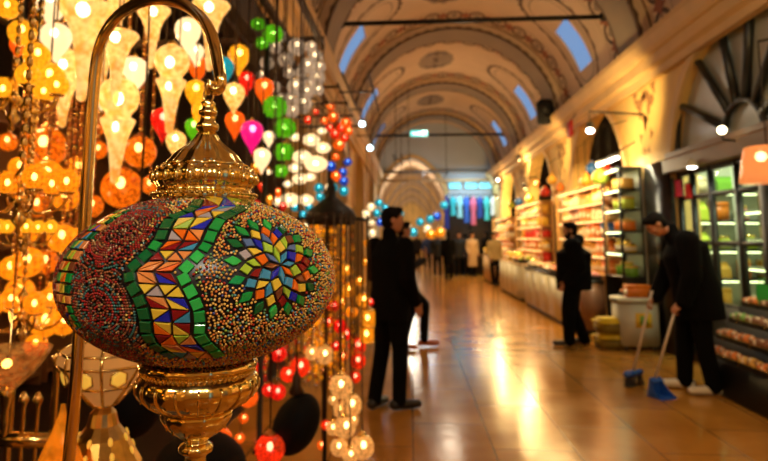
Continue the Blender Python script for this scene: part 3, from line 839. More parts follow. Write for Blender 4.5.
def lampmesh(kind, col):
    """unit lamp: body radius 1, hung point at top; returns (glass, cap, bulb, top z)"""
    if (kind, col) in _mc: return _mc[(kind, col)]
    g = MB(); c = MB(); b_ = MB(); t_ = MB(); m = GL[col]; cm = COPPER if col in ('amber', 'orange', 'red', 'scarlet') else BRASS
    bm_ = BULBW if col in ('white', 'magenta', 'cream') else (BULBC if col in ('cyan', 'blue') else BULB)
    if kind == 'globe':
        P = [(.30, .95)] + [(cos(t), sin(t)) for t in [radians(72 - 12 * i) for i in range(13)]] + [(.12, -1.0)]
        g.lathe(P[::-1], m, 20); top = 1.3
        c.lathe([(.30, .90), (.42, .93), (.36, 1.04), (.2, 1.1), (.12, 1.22), (.05, 1.3)], cm, 16); t_.lathe([(.03, -1.22), (.10, -1.14), (.06, -1.06), (.16, -.99)], cm, 12)
        b_.ball((.1, -.25, .25), (.22, .22, .30), bm_, 8, 6)
    elif kind == 'balloon':                      # rounded top drawn out to a point below
        P = [(.03, -1.95), (.12, -1.75), (.30, -1.35), (.60, -.92), (.86, -.45), (.99, 0), (.96, .35), (.82, .66), (.55, .88), (.22, .98)]
        g.lathe(P, m, 20); top = 1.3
        c.lathe([(.22, .95), (.30, 1.0), (.18, 1.1), (.10, 1.25), (.04, 1.3)], cm, 12); t_.lathe([(.0, -2.2), (.06, -2.1), (.03, -2.0), (.07, -1.93)], cm, 8)
        b_.ball((.05, -.2, .28), (.26, .26, .32), bm_, 8, 6)
    elif kind == 'trumpet':                      # round head over a flared cup and long cone
        P = [(.06, -4.3), (.20, -4.2), (.26, -3.6), (.34, -2.9), (.46, -2.2), (.62, -1.7), (.80, -1.3), (.86, -1.12), (.60, -.98), (.62, -.80), (.88, -.45), (1.0, 0), (.95, .4), (.74, .75), (.42, .95), (.2, 1.0)]
        g.lathe(P, m, 24, flute=(8, .02)); top = 1.35
        c.lathe([(.22, .96), (.34, 1.02), (.22, 1.16), (.10, 1.3), (.04, 1.35)], BRASS, 12)
        b_.ball((.1, -.3, -.1), (.26, .26, .34), bm_, 8, 6); b_.ball((0, -.2, -1.5), (.16, .16, .25), bm_, 8, 6)
    elif kind == 'cone':                         # long flared glass trumpet, open at the top
        P = [(.05, -3.3), (.16, -3.2), (.22, -2.5), (.30, -1.6), (.42, -.9), (.62, -.35), (.85, 0), (1.0, .22), (.96, .34), (.7, .42), (.3, .48)]
        g.lathe(P, m, 24, flute=(10, .03)); top = .9
        c.lathe([(.3, .46), (.36, .52), (.2, .64), (.08, .8), (.04, .9)], BRASS, 12)
        b_.ball((.1, -.3, .05), (.24, .24, .28), bm_, 8, 6)
    elif kind == 'hobnail':
        P = [(.2, -.92), (.55, -.8), (.86, -.48), (1.0, 0), (.86, .48), (.55, .8), (.25, .92)]; g.lathe(P, m, 20); top = 1.25
        for i, t in enumerate((-50, -25, 0, 25, 50)):
            n = (7, 10, 12, 10, 7)[i]
            for k in range(n):
                a = 2 * pi * (k + .5 * (i % 2)) / n; tt = radians(t); g.ball((cos(tt) * cos(a) * .97, cos(tt) * sin(a) * .97, sin(tt) * .95), .2, m, 6, 5)
        c.lathe([(.25, .88), (.36, .93), (.2, 1.06), (.05, 1.25)], BRASS, 12)
        b_.ball((0, -.2, .1), (.22, .22, .25), bm_, 8, 6)
    elif kind == 'oval':
        g.lathe([(.1, -.68), (.5, -.58), (.85, -.34), (1.0, 0), (.85, .34), (.5, .58), (.15, .68)], m, 20); top = .95
        c.lathe([(.15, .65), (.24, .7), (.12, .82), (.05, .95)], BRASS, 10)
        b_.ball((0, -.1, .05), (.25, .25, .2), bm_, 8, 6)
    elif kind == 'drum':                         # short pierced cylinder lantern
        g.lathe([(.7, -1.0), (.85, -.92), (.9, -.5), (.9, .5), (.85, .92), (.5, 1.0)], m, 12, smooth=False); top = 1.6
        c.lathe([(.6, .98), (.98, 1.0), (.7, 1.15), (.3, 1.4), (.06, 1.6)], BRASS, 12); t_.lathe([(.95, -1.08), (.98, -1.0), (.9, -.94)], BRASS, 12)
        b_.ball((0, -.2, .1), (.25, .25, .35), bm_, 8, 6)
    _mc[(kind, col)] = (fixmesh(g.mesh(f'{col}_lamp_glass')), fixmesh(c.mesh(f'{col}_lamp_cap')), b_.mesh(f'{col}_lamp_bulb') , top, fixmesh(t_.mesh(f'{col}_lamp_tip')) if t_.v else None)
    return _mc[(kind, col)]
placed = []                                      # (x, y, z, r, ztop) of lamps already hung
def clash(p, r, zlo):
    for (x, y, z, q, zl) in placed:
        d = sqrt((p.x - x) ** 2 + (p.y - y) ** 2); dz = p.z - z
        if d < r + q and zlo < z + q and zl < p.z + r: return True      # bodies
        if dz < 0 and d < q + .012 : return True                          # my cord through its body
        if dz > 0 and d < r + .012 : return True                          # its cord through mine
    return False
DROP = {'globe': 1.2, 'balloon': 2.2, 'trumpet': 4.3, 'cone': 3.3, 'hobnail': .95, 'oval': .7, 'drum': 1.1}
def hang(kind, col, px, py, rpx, Y, group, desc, where, beads=False, ztop=ZR, name=None, search=True):
    best = None
    for k in range(60 if search else 1):
        yy = Y + ((k + 1) // 2) * (.06 if k % 2 else -.06) * Y * .35
        p = ptY(px, py, yy); r = rpx * mpp(p)
        if p.x - r < -4.9 or (p.z < ztop) is False: continue
        if not clash(p, r, p.z - r * DROP[kind]): best = (p, r); break
    if best is None: p = ptY(px, py, Y); best = (p, rpx * mpp(p))
    p, r = best
    placed.append((p.x, p.y, p.z, r, p.z - r * DROP[kind]))
    g, c, b_, top, t_ = lampmesh(kind, col)
    nm = name or {'globe': 'globe_lamp', 'balloon': 'teardrop_lamp', 'trumpet': 'trumpet_lamp', 'cone': 'flared_glass_lamp', 'hobnail': 'hobnail_lamp', 'oval': 'oval_lamp', 'drum': 'drum_lantern'}[kind]
    root = empty(nm, p); root.scale = (r, r, r); root.rotation_euler = (0, 0, random.uniform(-.4, .4))
    meshobj('lamp_glass', g, root); meshobj('lamp_cap', c, root)
    if b_: meshobj('bulb', b_, root)
    if t_: meshobj('lamp_tip', t_, root)
    L = (ztop - p.z) / r - top
    mb = MB()
    if beads:
        n = int(min(70, L * r / .022))
        for i in range(n): mb.ball((0, 0, top + L * (i + .5) / n), (.011 / r, .011 / r, L / n * .5), COPPER if i % 3 else BRASS, 6, 4)
        mb.tube([(0, 0, top - .05), (0, 0, top + L)], .003 / r, RACK, 4)
    else: mb.tube([(0, 0, top - .05), (0, 0, top + L)], .0035 / r, RACK, 5)
    mb.build('hanging_chain' if beads else 'cord', root, fix=False)
    reg(root, 'lamp', group, desc, where, py)
    return root
# rack that carries them
def rack():
    rt = empty('lamp_rack', (-1.3, 4.2, ZR))
    for x in (-3.2, -2.6, -2.0, -1.45, -1.05, -.78):
        mb = MB(); mb.box((x + 1.3 - .02, -3.6, 0.0), (x + 1.3 + .02, 1.0, .05), RACK); mb.build('rail', rt)
    for y in (-3.5, -2.0, -.5, .95):
        mb = MB(); mb.box((-2.4, y - .025, .05), (.54, y + .025, .10), DARKWOOD); mb.build('crossbeam', rt)
    for y in (-3.3, .8):
        for x in (-2.0, -1.2):
            mb = MB(); mb.tube([(x, y, .1), (x, y, 4.3 - ZR)], .015, RACK, 6); mb.build('hanger_rod', rt)
    tag(rt, 'dark overhead rack of rails and beams from which the shop lamps hang', 'rack')
rack()
rt = empty('bracket_rack', (-1.1, 6.7, 2.98))
for y in (-1.0, -.3, .4, 1.1): mb = MB(); mb.tube([(-.35, y, 0), (.42, y, 0)], .014, RACK, 6); mb.tube([(-.35, y, .46), (.2, y, 0)], .010, RACK, 6); mb.build('bracket', rt)
for x in (-.3, 0, .2, .4): mb = MB(); mb.tube([(x, -1.05, .02), (x, 1.15, .02)], .010, RACK, 6); mb.build('rail', rt)
tag(rt, 'dark bracket rack before the vault carrying the orange and blue lamps', 'rack')
# --- cream and white glass
for a in [('cone', 86, 14, 27, 2.5), ('cone', 118, 40, 20, 2.2), ('cone', 153, 14, 17, 2.7), ('cone', 211, 10, 19, 2.6), ('cone', 158, -22, 20, 3.1), ('cone', 118, -8, 20, 3.2)]:
    hang(a[0], 'cream', *a[1:], 'cream flared glass lamps', 'large flared cream glass lamp', 'of the cream flared lamps')
for a in [(172, 62, 17, 2.35), (119, 98, 20, 2.3), (66, 64, 15, 2.6), (104, 30, 15, 3.0)]:
    hang('trumpet', 'cream', *a, 'cream trumpet lamps', 'cream round-headed trumpet lamp', 'of the cream round-headed lamps')
for a in [(56, 38, 15, 2.1), (188, 31, 13, 2.8), (134, 71, 14, 2.4), (196, 52, 8, 3.3), (52, 3, 15, 2.7), (102, 96, 8, 2.5)]:
    hang('balloon', 'white', *a, 'glowing white teardrop lamps', 'white glass teardrop lamp', 'of the white teardrops left of the finial')
# --- amber and yellow globes at the far left
for a in [('yellow', 22, 33, 13), ('yellow', 37, 56, 13), ('yellow', 50, 78, 15), ('yellow', 8, 8, 11)]:
    hang('globe', *a, 1.9, 'yellow globes at the far left', 'yellow glass globe lamp', 'of the slanting yellow row')
for a in [(78, 168, 12, 3.3), (75, 240, 12, 3.0), (30, 232, 10, 3.2), (8, 142, 9, 3.4), (98, 128, 7, 3.6), (38, 205, 12, 3.4), (20, 292, 14, 3.0), (45, 322, 15, 2.9), (12, 268, 12, 3.1), (46, 262, 12, 3.3), (74, 272, 11, 3.5), (84, 340, 9, 3.4), (36, 345, 11, 3.2), (46, 147, 20, 1.9), (140, 152, 16, 2.3), (122, 188, 20, 2.2), (47, 176, 16, 2.1), (92, 206, 11, 2.4), (66, 198, 13, 2.6), (62, 238, 14, 1.7), (28, 262, 15, 1.7), (60, 292, 13, 1.9), (64, 322, 13, 2.0), (20, 168, 11, 2.3), (150, 185, 9, 3.2), (98, 150, 9, 3.0), (14, 300, 13, 2.2), (110, 120, 8, 3.1)]:
    hang('globe', 'amber' if a[0] > 90 or a[0] in (46, 8, 38) else 'honey', *a[:3], max(a[3], 2.75) + .25, 'amber crackle globe lamps', 'amber globe lamp on a bead chain', 'of the amber globes', beads=True)
# --- bright little teardrops
T = [('yellow', 196, 91, 11, 3.1), ('yellow', 204, 113, 12, 2.9), ('yellow', 239, 56, 11, 3.5), ('cream', 234, 94, 11, 3.1), ('green', 194, 127, 9, 3.2), ('red', 163, 120, 12, 2.9), ('cream', 176, 141, 10, 2.8), ('orange', 198, 66, 10, 3.4),
     ('cyan', 223, 68, 11, 3.2), ('red', 247, 80, 8.5, 3.6), ('orange', 264, 88, 10, 3.6), ('orange', 235, 121, 10, 3.2), ('magenta', 252, 132, 11.5, 3.1), ('white', 262, 157, 9, 3.4), ('orange', 18, 45, 8, 2.6), ('white', 269, 137, 6, 4.2), ('gold', 256, 167, 5, 4.2), ('gold', 270, 199, 4, 4.4), ('orange', 214, 186, 6, 3.8), ('scarlet', 262, 186, 4, 4.6), ('orange', 278, 192, 4, 4.8), ('red', 283, 206, 4, 5), ('red', 256, 205, 5, 4)]
CN = {'clear': 'pale gold', 'cream': 'cream', 'cyan': 'turquoise', 'gold': 'golden', 'scarlet': 'scarlet'}
for a in T:
    hang('balloon', *a, 'small teardrop lamps', f'{CN.get(a[0], a[0])} teardrop lamp beside the gold finial', 'of its colour')
for a in [(273, 34, 9, 3.9), (262, 43, 6, 4.3), (275, 107, 11, 3.5), (285, 128, 10, 3.8), (284, 152, 9, 4.0), (281, 171, 6.5, 4.4), (258, 24, 6, 4.6)]:
    hang('hobnail', 'green', *a, 'green hobnail lamps', 'green hobnail globe lamp', 'of the green string')
# --- silver cluster
S = [(267, 63, 7), (275, 47, 7), (297, 47, 9), (286, 60, 8), (315, 57, 8), (307, 66, 8), (320, 67, 6), (301, 73, 6), (317, 78, 8), (310, 84, 7), (296, 87, 9), (307, 92, 7), (275, 87, 6), (302, 104, 10), (290, 99, 6), (292, 111, 7), (282, 98, 5), (318, 90, 6), (289, 73, 6), (262, 75, 5), (311, 47, 6), (281, 36, 6)]
for i, a in enumerate(S): hang('globe', 'silver', *a, 4.6 + (i % 5) * .12, 'mirrored silver globes', 'mirrored silver globe lamp', 'of the silver cluster by the vault')
for a in [(311, 140, 9), (323, 148, 8), (302, 157, 10), (316, 164, 12), (295, 168, 7), (300, 179, 8), (295, 137, 6), (290, 200, 10), (306, 200, 8), (278, 201, 7), (322, 131, 5), (288, 184, 5), (310, 177, 6), (268, 172, 4)]:
    hang('oval', 'white', *a, 4.7 + (a[0] % 4) * .12, 'glowing white oval lamps', 'white oval lamp', 'of the white cluster under the silver globes')
for a in [(333, 117, 5.5), (346, 123, 5.5), (341, 128, 4.5), (335, 134, 5), (348, 131, 5), (339, 145, 6), (330, 128, 4), (345, 138, 4), (331, 107, 4), (308, 120, 4), (324, 121, 4), (316, 112, 3), (336, 157, 4)]:
    hang('globe', 'orange' if a[1] % 2 else 'scarlet', *a, 6.2 + (a[0] % 5) * .1, 'orange globe cluster', 'small ' + ('orange' if a[1] % 2 else 'scarlet') + ' globe lamp before the vault', 'of its colour', ztop=2.98)
for a in [('blue', 331, 166, 5), ('orange', 336, 176, 5), ('blue', 343, 172, 4.5), ('blue', 344, 181, 4.5), ('cyan', 344, 191, 5), ('cyan', 333, 188, 5), ('cyan', 319, 188, 5), ('cyan', 320, 197, 4.5), ('cyan', 295, 207, 4.5), ('cyan', 309, 207, 4.5), ('cyan', 303, 215, 5), ('white', 328, 187, 3), ('cyan', 312, 214, 3), ('white', 306, 226, 3), ('blue', 348, 162, 4)]:
    hang('globe', *a, 6.0 + (a[1] % 5) * .12, 'blue and turquoise globes', f'small {CN.get(a[0], a[0])} globe lamp by the blue cluster', 'of its colour', ztop=2.98)
ZT = 1.64
# --- red and gold column at the lower right of the shop
for a in [('gold', 349, 290, 7), ('gold', 363, 300, 7), ('gold', 341, 302, 6), ('gold', 346, 270, 6), ('gold', 360, 281, 5), ('honey', 352, 312, 6)]:
    hang('globe', *a, 3.7, 'gold and red lamp column', 'golden globe lamp in the hanging column', 'of the golden globes', ztop=ZT)
for a in [('gold', 368, 318, 8), ('gold', 367, 334, 8)]:
    hang('drum', *a, 3.5, 'gold and red lamp column', 'golden drum lantern beside the man in black', 'of the pair', ztop=ZT)
for a in [('scarlet', 357, 346, 9), ('scarlet', 358, 361, 8), ('red', 340, 326, 7), ('red', 333, 306, 6), ('scarlet', 355, 377, 6), ('red', 347, 334, 6), ('scarlet', 329, 322, 5), ('red', 336, 346, 5), ('orange', 343, 356, 5), ('red', 370, 302, 4), ('red', 325, 290, 4), ('scarlet', 326, 425, 5), ('orange', 322, 445, 5)]:
    hang('globe', *a, 3.7, 'gold and red lamp column', f'{a[0]} globe lamp in the hanging column', 'of its colour', ztop=ZT)
for a in [(325, 355, 9), (312, 353, 7), (351, 405, 11), (340, 409, 8), (345, 427, 11), (333, 428, 7), (339, 447, 9), (362, 447, 12), (353, 420, 6), (350, 455, 8), (333, 400, 5)]:
    hang('globe', 'clear', *a, 3.1, 'pale gold crackle globes', 'pale gold globe lamp', 'at the foot of the hanging column', ztop=ZT)
for a in [('scarlet', 300, 367, 10), ('scarlet', 288, 374, 8), ('red', 278, 392, 8), ('red', 269, 390, 7), ('orange', 248, 397, 10), ('orange', 219, 440, 13), ('orange', 240, 438, 5)]:
    hang('globe', *a, 3.3, 'red lamps low behind the lantern', f'{a[0]} globe lamp low behind the lantern', 'of its colour')
hang('globe', 'scarlet', 270, 449, 15, 2.6, 'red lamps low behind the lantern', 'large scarlet globe lamp with a dark cap near the floor', 'under the gold bowl')
r = hang('globe', 'clear', 341, 386, 12, 2.9, 'dark framed globe', 'dark-framed globe lamp with one white bulb', 'above the pale globes', ztop=ZT)
# --- hooded bead chandelier and bead curtains behind the lantern
def bead_chandelier(px, py, rpx, Y, seed, label, L0, cols, hoodm, nstr, tree=False):
    p = ptY(px, py, Y); r = rpx * mpp(p); rt = empty('bead_chandelier', p)
    mb = MB(); mb.lathe([(r * .96, -.05), (r, -.03), (r * 1.04, 0), (r * .9, .04), (r * .5, .09), (r * .2, .13), (.03, .18), (.012, .24)], hoodm, 24); mb.build('hood', rt)
    mb = MB()
    if tree:
        mb.tube([(-.03, 0, 0), (-.03, 0, .02 - p.z)], .013, IRON, 8); mb.lathe([(.16, .002 - p.z), (.16, .015 - p.z), (.03, .05 - p.z), (.013, .06 - p.z)], IRON, 20, Matrix.Translation((-.03, 0, 0))); mb.build('pole', rt)
        for k in range(8):
            a = 2 * pi * k / 8; mb = MB(); mb.tube([(0, 0, .0), (.30 * cos(a), .45 * sin(a), -.02)], .006, IRON, 6); mb.build('arm', rt)
    else: mb.tube([(0, 0, .2), (0, 0, ZR - p.z)], .006, RACK, 6); mb.build('hanging_rod', rt)
    rnd = random.Random(seed)
    for k in range(nstr):
        a = 2 * pi * k / nstr; rr = r * (.9 if k % 2 else .55); L = L0 * rnd.uniform(.75, 1.0); n = int(L / .028); mb = MB(); cm = [GL[rnd.choice(cols)] for _ in range(3)] + [SILVER, BRASS]
        for i in range(n):
            q = rnd.choice((.008, .010, .013)); mb.ball((rr * cos(a), rr * sin(a), -.06 - i * .028), (q, q, q * 1.1), cm[(i * 7 + k) % len(cm)], 6, 5)
        mb.tube([(rr * cos(a), rr * sin(a), -.03), (rr * cos(a), rr * sin(a), -.06 - L)], .0015, RACK, 4)
        mb.build('bead_string', rt, fix=False)
    placed.append((p.x, p.y, p.z - .3, r * 1.1, p.z - 1.0))
    if not tree: mb = MB(); mb.ball((0, 0, -.2), .022, BULB, 8, 6); mb.build('bulb', rt, fix=False)
    tag(rt, label, 'chandelier', 'bead chandeliers')
bead_chandelier(331, 217, 25, 3.75, 3, 'dark-hooded lamp tree with long strings of glowing beads right of the mosaic lantern', 1.0, ['gold', 'amber', 'honey'], IRON, 18, True)
bead_chandelier(283, 285, 30, 4.9, 5, 'bead chandelier with red and gold strings half hidden behind the lantern', .75, ['red', 'gold', 'amber'], RACK, 16)
# --- brass branched chandeliers
def chandelier(px, py, rpx, Y, n, col, label, gr, dz=0):
    p = ptY(px, py, Y); R = rpx * mpp(p); rt = empty('branched_chandelier', p)
    q = R * .12
    mb = MB(); mb.lathe([(.002, -R * .75), (q * .5, -R * .7), (q * .3, -R * .6), (q * 1.3, -R * .45), (q * .6, -R * .3), (q * .9, -R * .1), (q * 1.8, .0), (q * .7, R * .12), (q * .5, R * .3), (q * 1.4, R * .5), (q * .5, R * .66), (q * .2, R * .8)], BRASS, 16); mb.build('stem', rt)
    mb = MB()
    L = ZR - p.z
    for i in range(int((L - R * .8) / .035)): mb.ball((0, 0, R * .8 + .0175 + .035 * i), (.009, .009, .017), BRASS, 6, 5)
    mb.build('hanging_chain', rt, fix=False)
    gs = fixmesh_globe(col)
    for k in range(n):
        a = 2 * pi * k / n + .35
        d = V((cos(a), sin(a), 0))
        P = smooth([d * q, d * R * .35 + V((0, 0, -R * .28)), d * R * .75 + V((0, 0, -R * .2)), d * R * .95 + V((0, 0, R * .05)), d * R * .92 + V((0, 0, R * .16))], 4)
        mb = MB(); mb.tube(P, R * .03, BRASS, 7); e = P[-1]
        mb.lathe([(R * .04, -R * .03), (R * .16, 0), (R * .18, R * .03), (R * .06, R * .05)], BRASS, 14, Matrix.Translation(e))
        arm = mb.build('arm', rt)
        g = meshobj('lamp_glass', gs, arm); g.location = e + V((0, 0, R * .26)); g.scale = (R * .27,) * 3
        b_ = MB(); b_.ball((0, 0, 0), (.2, .2, .3), BULB, 8, 6); bo_ = b_.build('bulb', arm, fix=False); bo_.location = e + V((0, -R * .04, R * .28)); bo_.scale = (R * .27,) * 3
    tag(rt, label, 'chandelier', gr)
def fixmesh_globe(col):
    k = ('cg', col)
    if k not in _mc:
        g = MB(); g.lathe([(.35, -.85), (.7, -.7), (.95, -.3), (1, 0), (.93, .4), (.7, .72), (.45, .88), (.5, 1.05)], GL[col], 18); _mc[k] = fixmesh(g.mesh('chandelier_glass'))
    return _mc[k]
chandelier(14, 100, 42, 1.75, 6, 'yellow', 'brass branched chandelier with yellow glass cups, upper of those at the far left', 'brass branched chandeliers')
chandelier(20, 200, 46, 1.42, 6, 'honey', 'brass branched chandelier with amber cups hanging level with the lantern top', 'brass branched chandeliers')
chandelier(24, 238, 26, 1.95, 5, 'yellow', 'small brass chandelier with yellow cups just left of the mosaic lantern', 'brass branched chandeliers')
chandelier(22, 318, 40, 2.25, 6, 'honey', 'brass branched chandelier with amber cups, lowest of those at the far left', 'brass branched chandeliers')
# --- wide clear glass dish lamp, lower left
p = ptY(9, 362, 1.5); R = 38 * mpp(p); rt = empty('dish_lamp', p)
mb = MB(); mb.lathe([(R * .14, -R * .75), (R * .35, -R * .55), (R * .72, -R * .18), (R * .95, R * .18), (R * 1.02, R * .35), (R * .99, R * .35), (R * .66, -R * .12), (R * .3, -R * .46), (R * .1, -R * .66)], glass('honey_clear_dish', (.90, .50, .12), .20, .6, .7, 45, .05), 36, flute=(16, .015)); mb.build('glass_dish', rt)
mb = MB(); mb.lathe([(.001, -R * 1.9), (R * .06, -R * 1.85), (R * .1, -R * 1.5), (R * .08, -R * 1.2), (R * .16, -R * .9), (R * .2, -R * .7), (R * .12, -R * .6)], BRASS, 16); mb.build('brass_drop', rt)
mb = MB(); mb.tube([(0, 0, -R * .6), (0, 0, ZR - p.z)], .002, BRASS, 6); mb.build('hanging_rod', rt)
mb = MB(); mb.ball((R * .08, -R * .2, 0), R * .12, BULBW, 10, 8); mb.build('bulb', rt)
tag(rt, 'wide fluted clear glass dish lamp with a brass drop at the lower left', 'lamp')
# --- standing lamps on the display table
p = ptY(101, 461, 1.30); zt = .95; sc = mpp(ptY(101, 400, 1.30)); base = V((p.x, p.y, zt))
def zpx(py): return ptY(101, py, 1.30).z - zt
gl_ = empty('lattice_table_lamp', base, radians(22.5))
WG = glass('frosted_white_panel', (.85, .40, .10), .24, .12)
prof = [(404, 12), (384, 30), (362, 46), (350, 44), (338, 24)]
mb = MB(); mb.lathe([(r * sc, zpx(y)) for y, r in prof], WG, 8, smooth=False); sh = mb.build('lamp_shade', gl_)
mb = MB()
for k in range(8):
    a = 2 * pi * k / 8; mb.tube([(r * sc * cos(a) * 1.01, r * sc * sin(a) * 1.01, zpx(y)) for y, r in prof], .0035, BRASS, 6)
for y, r in prof:
    mb.tube([(r * sc * cos(2 * pi * k / 8) * 1.01, r * sc * sin(2 * pi * k / 8) * 1.01, zpx(y)) for k in range(8)], .003, BRASS, 6, closed=True)
mb.build('brass_frame', gl_)
hexm = lit('yellow_lit_panel', (.90, .50, .06), .55)
for k in range(8):
    mb = MB(); a = 2 * pi * (k + .5) / 8; rr = 39 * sc * cos(pi / 8) + .004
    Mx = Matrix.Rotation(a, 4, 'Z') @ Matrix.Translation((rr, 0, zpx(372))) @ Matrix.Rotation(radians(90) + .22, 4, 'Y')
    mb.lathe([(.016, -.001), (.016, .0035), (.013, .005)], hexm, 6, Mx, smooth=False)
    mb.tube([Mx @ V((.019 * cos(q), .019 * sin(q), .003)) for q in [2 * pi * i / 6 for i in range(6)]], .002, BRASS, 5, closed=True)
    mb.build('hexagon_ornament', gl_)
mb = MB(); mb.lathe([(46 * sc, 0), (46 * sc, .008), (38 * sc, zpx(462)), (30 * sc, zpx(448)), (24 * sc, zpx(436)), (15 * sc, zpx(424)), (12 * sc, zpx(412)), (6 * sc, zpx(405))], mat('pierced_brass', (.55, .33, .08), .3, 1.0, noise=.4, nscale=60), 16, smooth=False); bs = mb.build('pierced_base', gl_)
for k in range(8):
    a = 2 * pi * k / 8 + pi / 8
    for y, r in ((436, 24.5), (449, 31)):
        mb = MB(); mb.ball((0, 0, 0), (.003, .005, .009), hexm, 8, 6, Matrix.Rotation(a, 4, 'Z') @ Matrix.Translation((r * sc, 0, zpx(y))) @ Matrix.Rotation(-.35, 4, 'Y'))
        mb.build('lit_opening', gl_)
tag(gl_, 'table lamp with white lattice panels, yellow hexagons and a pierced brass foot', 'lamp')
def teardrop(px, py0, hw, Y, col, label, top):
    p = ptY(px, 461, Y); sc = mpp(p); base = V((p.x, p.y, .95)); zt_ = ptY(px, top, Y).z - .95; r = hw * sc
    rt = empty('teardrop_table_lamp', base)
    mb = MB(); mb.lathe([(r * .7, .03), (r * .95, .06), (r * 1.02, zt_ * .3), (r * .92, zt_ * .45), (r * .66, zt_ * .62), (r * .36, zt_ * .78), (r * .14, zt_ * .92), (.004, zt_)], GL[col], 28); mb.build('lamp_glass', rt)
    mb = MB(); mb.lathe([(r * .9, 0), (r * .92, .012), (r * .7, .03), (r * .72, .035)], BRASS, 28); mb.build('brass_foot', rt)
    mb = MB(); mb.ball((r * .05, -r * .3, zt_ * .42), (r * .18, r * .18, r * .4), BULBW, 10, 8); mb.build('bulb', rt)
    tag(rt, label, 'lamp')
GL['amber_bottle'] = glass('amber_bottle_glass', (.98, .34, .012), .42, .45, .6, 28, .08)
teardrop(60, 440, 27, 1.18, 'amber_bottle', 'orange teardrop table lamp standing behind the brass pole', 404)
# --- brass display railing low at the left
p = ptY(-40, 438, 1.62); q = ptY(57, 438, 1.62)
rl = empty('brass_railing', (p.x, p.y, 0)); wdt = q.x - p.x
mb = MB(); mb.bbox((0, -.012, p.z - .018), (wdt, .012, p.z + .018), BRASS, .004); mb.build('top_rail', rl)
mb = MB(); mb.bbox((0, -.012, .16), (wdt, .012, .19), BRASS, .004); mb.build('bottom_rail', rl)
for k, px in enumerate((-26, -8, 9, 22, 36, 53)):
    x = ptY(px, 430, 1.62).x - p.x; zt_ = ptY(px, 350 if k in (2, 5) else 392, 1.62).z
    mb = MB(); mb.lathe([(.02, 0), (.02, .01), (.009 if k in (2, 5) else .006, .03), (.009 if k in (2, 5) else .006, zt_ - .04), (.014, zt_ - .02), (.004, zt_)], BRASS, 10, Matrix.Translation((x, 0, 0))); mb.build('post', rl)
tag(rl, 'low brass railing with slim posts at the bottom left corner', 'railing')
# --- dark unlit lamps
def dark_lamp(px, py, rpx, Y, label, sq, tilt):
    p = ptY(px, py, Y); r = rpx * mpp(p); rt = empty('unlit_lamp', p)
    Mx = Matrix.Rotation(tilt, 4, 'Y')
    mb = MB(); mb.ball((0, 0, 0), (r, r, r * sq), DARKGL, 32, 20, Mx); mb.build('lamp_globe', rt)
    zt_ = r * sq * .9
    mb = MB(); mb.lathe([(r * .3, zt_), (r * .36, zt_ + .01), (r * .2, zt_ + .04), (.02, zt_ + .07), (.006, zt_ + .1)], RACK, 20); mb.build('lamp_cap', rt)
    mb = MB(); mb.tube([(0, 0, zt_ + .08), (0, 0, ZR - p.z)], .005, RACK, 6); mb.build('hanging_rod', rt)
    tag(rt, label, 'lamp', 'unlit dark lamps')
dark_lamp(132, 400, 30, 2.3, 'unlit dark glass globe lamp left of the gold bowl', 1.25, .1)
dark_lamp(296, 424, 22, 2.7, 'unlit dark glass globe lamp right of the gold bowl', 1.45, .5)
dark_lamp(200, 470, 46, 2.9, 'unlit dark glass globe lamp low behind the drop finial', .8, 0)
# --- metal poles and panels of the shop front
def pole(name, px, Y, z0, z1, r, m, label, cat):
    p = ptY(px, 300, Y); rt = MB(); rt.lathe([(r * 2.5, 0.001), (r * 2.5, .015), (r, .04), (r, z1 - z0)], m, 10); o = rt.build(name); o.location = (p.x, p.y, z0); tag(o, label, cat)
pole('display_pole', 262, 4.4, 0, ZR, .02, IRON, 'black pole right behind the mosaic lantern', 'pole')
# back shelving of the lamp shop: warm wood cabinet with brass slats
BACKW = mat('warm_brown_panel', (.24, .10, .03), .5, noise=.4, nscale=3)
for k, (y0, y1) in enumerate(((2.0, 4.1), (4.15, 6.2), (6.25, 8.2))):
    rt = empty('display_cabinet', (-3.9, (y0 + y1) / 2, 0)); h = (y1 - y0) / 2 - .02
    mb = MB(); mb.box((-.3, -h, 0), (-.26, h, 3.0), BACKW); mb.build('back_panel', rt)
    for s_ in (-1, 1): mb = MB(); mb.box((-.26, s_ * h - .02 * (s_ > 0), 0), (.05, s_ * h + .02 * (s_ < 0), 3.0), BACKW); mb.build('side_panel', rt)
    for z in (.1, .8, 1.4, 2.0, 2.6): mb = MB(); mb.box((-.26, -h + .02, z), (.05, h - .02, z + .03), BACKW); mb.build('shelf', rt)
    tag(rt, 'brown wooden cabinet at the back of the lamp shop, ' + ('nearest', 'middle', 'farthest')[k] + ' of three', 'cabinet', 'cabinets in the lamp shop')
# spare amber lamps inside the shop
rr = random.Random(21)
for i in range(16):
    px, py = rr.uniform(100, 300), rr.uniform(150, 420)
    hang('globe', rr.choice(['amber', 'honey', 'gold', 'orange', 'red']), px, py, rr.uniform(5, 8), rr.uniform(4.6, 6.6), 'lamps deep in the shop', 'small globe lamp deep in the shop', 'behind the lantern')

